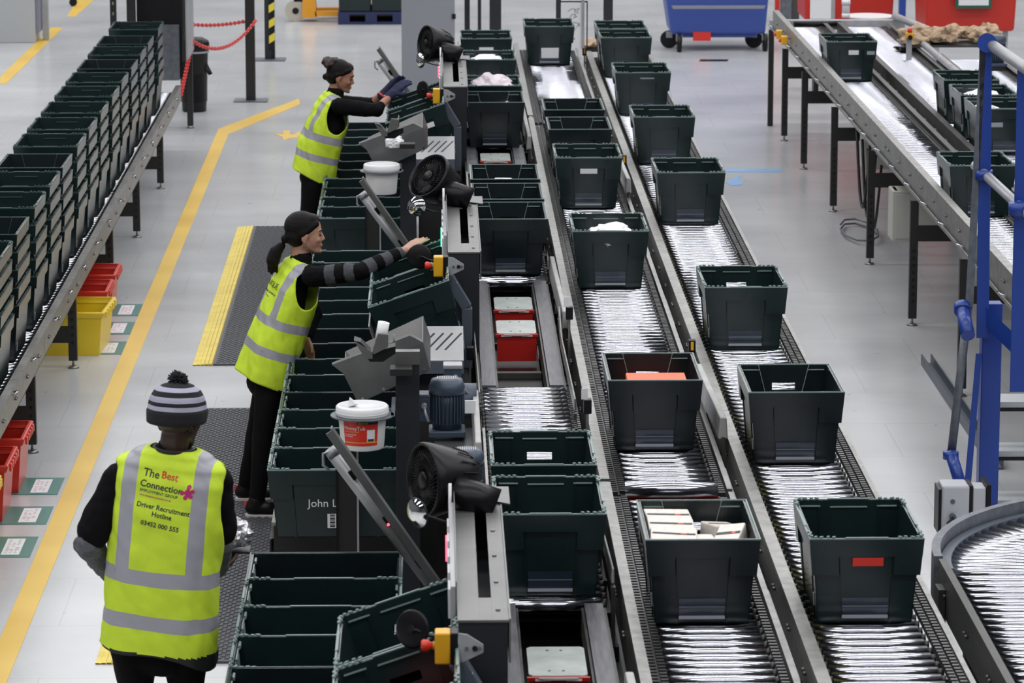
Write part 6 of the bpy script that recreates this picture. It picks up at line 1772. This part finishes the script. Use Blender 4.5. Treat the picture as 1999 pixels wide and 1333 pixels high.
face_parts(w3, P3, 1.0, M['hair'], q)
trousers(w3, J, .96, T)
shoe(w3, J['anr'] + Vector((-.055, 0, -.085)), (1, 0, 0), .95); shoe(w3, J['anl'] + Vector((-.055, 0, -.085)), (1, 0, 0), .95)
blob('hair', lambda bm, HF=HF: hair_fill(bm, HF), .006, 3, M['hair'], w3)
def bun_fill(bm):
    c = V(645, 123, Y); 
    for k in range(9): 
        a = k * 2.4; ell_mesh(bm, c + Vector((.028 * math.cos(a), .026 * math.sin(a), .018 * math.sin(k * 1.7))), (.036, .034, .030), None, 12)
    cap_mesh(bm, c, HF.w(-.07, 0, .06), .03, .04)
blob('hair_bun', bun_fill, .006, 2, M['hairred'], w3, lambda bm: wrinkle(bm, .006, 40, 4))
def top3(bm): 
    top_fill(bm, J, T, .95)
def cutcuffs(bm): wrinkle(bm, .005, 16, 8)
J_sw = dict(J); J_sw['wrr'] = J['elr'].lerp(J['wrr'], .30); J_sw['wrl'] = J['ell'].lerp(J['wrl'], .30)
blob('black_jumper', lambda bm: top_fill(bm, J_sw, T, .98), .0075, 3, M['blackcloth'], w3, cutcuffs)
top_u = (J['neck'] - J['pelvis']).dot(T.up)
prof = [(-.10, .17, .155, .0, 0), (.10, .165, .150, -.005, 0), (.26, .17, .14, .0, 0), (.42, .175, .128, .012, 0), (.50, .168, .11, .012, 0), (.555, .135, .08, .006, 0), (.60, .075, .055, .0, 0)]
prof = [(a * top_u / .60, b, c, d, e) for a, b, c, d, e in prof]
v3, tree3 = vest(w3, T, prof, [(.090, .145, .125), (.085, .13, .125)], [J['shr'] + T.f * .02 - T.up * .06, J['shl'] + T.f * .02 - T.up * .05], [(.045, .095), (.19, .245)],
                 [(-.125, -.075), (.075, .125)], -.10, top_u, 4.1, J['neck'] + T.f * .04 + T.up * .02, .075, slant=-.22)

# ---- man in the foreground, seen from behind
Y = 14.25
J = dict(pelvis=V(312, 1225, Y), chest=V(320, 1060, Y), neck=V(338, 880, Y), head=V(348, 822, Y),
         shl=V(232, 935, Y + .0), shr=V(424, 940, Y + .0), ell=V(172, 1062, Y - .02), wrl=V(225, 1128, Y + .20),
         elr=V(428, 1060, Y + .02), wrr=V(424, 1112, Y + .22),
         hipl=V(262, 1250, Y), hipr=V(360, 1250, Y), footl=Vector((0, 1, 0)), footr=Vector((.1, 1, 0)))
J['knl'] = Vector((J['hipl'].x, Y + .03, .50)); J['knr'] = Vector((J['hipr'].x, Y + .06, .50)); J['anl'] = Vector((J['hipl'].x - .02, Y - .02, .085)); J['anr'] = Vector((J['hipr'].x + .01, Y + .0, .085))
up = (J['neck'] - J['pelvis']).normalized(); fw_ = Vector((.16, 1, 0))
T = Frame(J['pelvis'], up, fw_); HF = Frame(J['head'], (.04, .10, 1), (.50, .86, -.12))
hs = [dict(wrist=J['wrl'], d=(.7, .7, -.1), palm_n=(.3, -.2, 1), curl=.6, sc=1.05, mirror_=1), dict(wrist=J['wrr'], d=(.25, .9, .05), palm_n=(-.2, 0, 1), curl=.6, sc=1.05, mirror_=-1)]
m1, body1 = person('man seen from behind in a striped bobble hat and yellow hi-vis vest', J, M['skin3'], 1.06, HF, T, None, hs, head_s=1.05)
face_parts(m1, lambda f, l, u: HF.w(f * 1.05, l * 1.05, u * 1.05), 1.05, M['hair'], HF.mx())
trousers(m1, J, 1.12, T, flare=.01)
shoe(m1, J['anl'] + Vector((0, -.055, -.085)), (0, 1, 0), 1.1); shoe(m1, J['anr'] + Vector((0, -.055, -.085)), (.1, 1, 0), 1.1)
# hat
HT = Frame(HF.w(-.012, 0, .045), (.05, .05, 1), (.5, .86, 0))
bm_ = bmesh.new(); N = 48; rings = []
HP = [(-.045, .113), (-.040, .121), (.0, .123), (.008, .119), (.030, .114), (.055, .106), (.078, .090), (.096, .062), (.106, .030), (.108, .004)]
fine = []
for i in range(len(HP) - 1):
    for k in range(5): f = k / 5; fine.append((HP[i][0] + (HP[i + 1][0] - HP[i][0]) * f, HP[i][1] + (HP[i + 1][1] - HP[i][1]) * f))
fine.append(HP[-1])
for z, r in fine:
    ring = []
    for k in range(N):
        t_ = 2 * PI * k / N; rr = r * (1 + .012 * math.sin(24 * t_)) + .004 * noise.noise(Vector((math.cos(t_) * 2, math.sin(t_) * 2, z * 20)))
        ring.append(bm_.verts.new(HT.w(rr * math.cos(t_) * 1.02, rr * math.sin(t_) * .90, z)))
    rings.append(ring)
for i in range(len(rings) - 1):
    zc_ = (fine[i][0] + fine[i + 1][0]) / 2
    for k in range(N):
        f = bm_.faces.new((rings[i][k], rings[i][(k + 1) % N], rings[i + 1][(k + 1) % N], rings[i + 1][k])); f.smooth = True
        f.material_index = 1 if (.008 < zc_ < .026 or .042 < zc_ < .060 or .076 < zc_ < .092) else 0
me = bpy.data.meshes.new('knitted_hat'); bm_.to_mesh(me); bm_.free(); me.materials.append(mat_once('black_knit', (.012, .012, .015), .95, bump=.3, bump_scale=150)); me.materials.append(M['hatgrey'])
o = bpy.data.objects.new('knitted_hat', me); COL.objects.link(o); o.parent = m1; o.matrix_parent_inverse = Matrix.Translation(-m1.location); s = o.modifiers.new('s', 'SOLIDIFY'); s.thickness = .006; s.offset = 1
pb = MB(); random.seed(9); pc = HT.w(.0, .0, .118)
for k in range(170):
    d = Vector((random.gauss(0, 1), random.gauss(0, 1), random.gauss(0, 1))).normalized(); d.z = abs(d.z) * .9 if d.z < -.3 else d.z
    pb.tube([pc, pc + d * .022 + Vector((0, 0, .003)), pc + d * random.uniform(.036, .045)], [.006, .0045, .002], 4)
po = pb.build('pompom', mat_once('black_knit', (.012, .012, .015)), o)
glf = MB(); glf.tube([HF.w(.04, -.082, .01), HF.w(.0, -.088, .012)], .003, 5); pbuild(glf, 'glasses_arm', M['pipe'], m1)
# t-shirt and long sleeve under it
def tee(bm):
    s = 1.10
    cap_mesh(bm, J['pelvis'] + T.up * .02, J['chest'], .135 * s, .145 * s, 24, (T.l, .74)); cap_mesh(bm, J['chest'], J['neck'] - T.up * .12, .145 * s, .108 * s, 24, (T.l, .72))
    cap_mesh(bm, J['shl'], J['shr'], .060 * s, .060 * s); cap_mesh(bm, J['neck'] - T.up * .06, J['neck'] - T.up * .0, .08, .07)
    for sd in 'lr': cap_mesh(bm, J['sh' + sd], J['sh' + sd].lerp(J['el' + sd], .80), .058 * s, .066 * s, 18)
blob('black_t_shirt', tee, .008, 3, M['blackcloth'], m1, lambda bm: wrinkle(bm, .007, 12, 3))
for sd in 'lr':
    def slv(bm, sd=sd): cap_mesh(bm, J['sh' + sd].lerp(J['el' + sd], .6), J['el' + sd], .055, .056, 16); cap_mesh(bm, J['el' + sd], J['el' + sd].lerp(J['wr' + sd], .95), .058, .042, 16)
    blob('grey_sleeve', slv, .007, 3, M['greycloth'], m1, lambda bm: wrinkle(bm, .008, 22, 7))
b = MB(); b.tube([J['neck'] + T.w(.075 * math.cos(2 * PI * k / 24) - .01, .075 * math.sin(2 * PI * k / 24), .012) - T.o for k in range(25)], .008, 6); pbuild(b, 'collar', M['binding'], m1)
top_u = (J['neck'] - J['pelvis']).dot(T.up) + .012
prof = [(-.075, .232, .165, .0, 0), (.10, .222, .160, 0, 0), (.26, .222, .155, .0, 0), (.42, .236, .148, 0, 0), (.54, .240, .130, .0, 0), (.60, .222, .108, 0, 0), (.64, .155, .088, 0, 0), (.665, .085, .07, .0, 0)]
prof = [(a * top_u / .66, b, c, d, e) for a, b, c, d, e in prof]
v1, tree1 = vest(m1, T, prof, [(.105, .155, .198), (.105, .155, .198)], [J['shl'] - T.up * .085, J['shr'] - T.up * .085], [(.025, .085), (.205, .265)],
                 [(-.175, -.115), (.110, .170)], -.078, top_u, 2.2, J['neck'] + T.f * .05 + T.up * .04, .085, droop=.05)
bn = -T.f; xd = T.up.cross(bn).normalized()
def vt(txt, sz, px, py, m_, bold=0.0, align='LEFT', rot=-.10):
    me = text_mesh(txt, sz, m_, 'vest_lettering', .0003, align, bold=bold)
    o_ = V(px, py, Y - .15); xr = (xd * math.cos(rot) + T.up * math.sin(rot)); yr = (T.up * math.cos(rot) - xd * math.sin(rot))
    shrink_text(me, o_, xr, yr, bn, tree1)
    o = bpy.data.objects.new('vest_lettering', me); COL.objects.link(o); o.parent = v1
vt('The', .042, 273, 932, M['print'], .0004); vt('Best', .039, 310, 936, M['redlabel'], .0004)
vt('Connection', .0365, 268, 951, M['print'], .0004); vt('EMPLOYMENT GROUP', .0155, 268, 961, M['navyprint'])
vt('www.thebestconnection.co.uk', .0105, 268, 969, M['magenta'])
vt('Driver Recruitment', .0268, 263, 989, M['print'], .0004); vt('Hotline', .027, 294, 1008, M['print'], .0004); vt('03452 000 555', .0258, 272, 1024, M['print'], .0004)
pz = MB()
for k, (dx, dy) in enumerate([(0, 0), (.020, .004), (-.020, -.004), (.006, .022), (-.006, -.022), (.014, -.016)]):
    pz.cyl((dx, dy, 0), (dx, dy, .0006), .0105 if k == 0 else .0085, n=12)
    if k: pz.box(min(0, dx) - .003, max(0, dx) + .003, min(0, dy) - .003, max(0, dy) + .003, 0, .0006)
me = pz.mesh('jigsaw_emblem', M['magenta']); shrink_text(me, V(365, 962, Y - .15), xd, T.up, bn, tree1, .0052)
o = bpy.data.objects.new('jigsaw_emblem', me); COL.objects.link(o); o.parent = v1
crumple('silver_parcel', M['silverbag'], V(452, 1042, Y + .34), .075, .09, .075, 'crumpled silver plastic parcel held by the man in the striped hat', 'parcel', 61, 4, .3)
tag(MB().box(-.07, .09, -.05, .06, -.008, .0).build('dark_pouch', M['black_soft'], None, .003), 'dark flat pouch under the silver parcel in the man\'s hands', 'pouch').location = V(446, 1072, Y + .34)
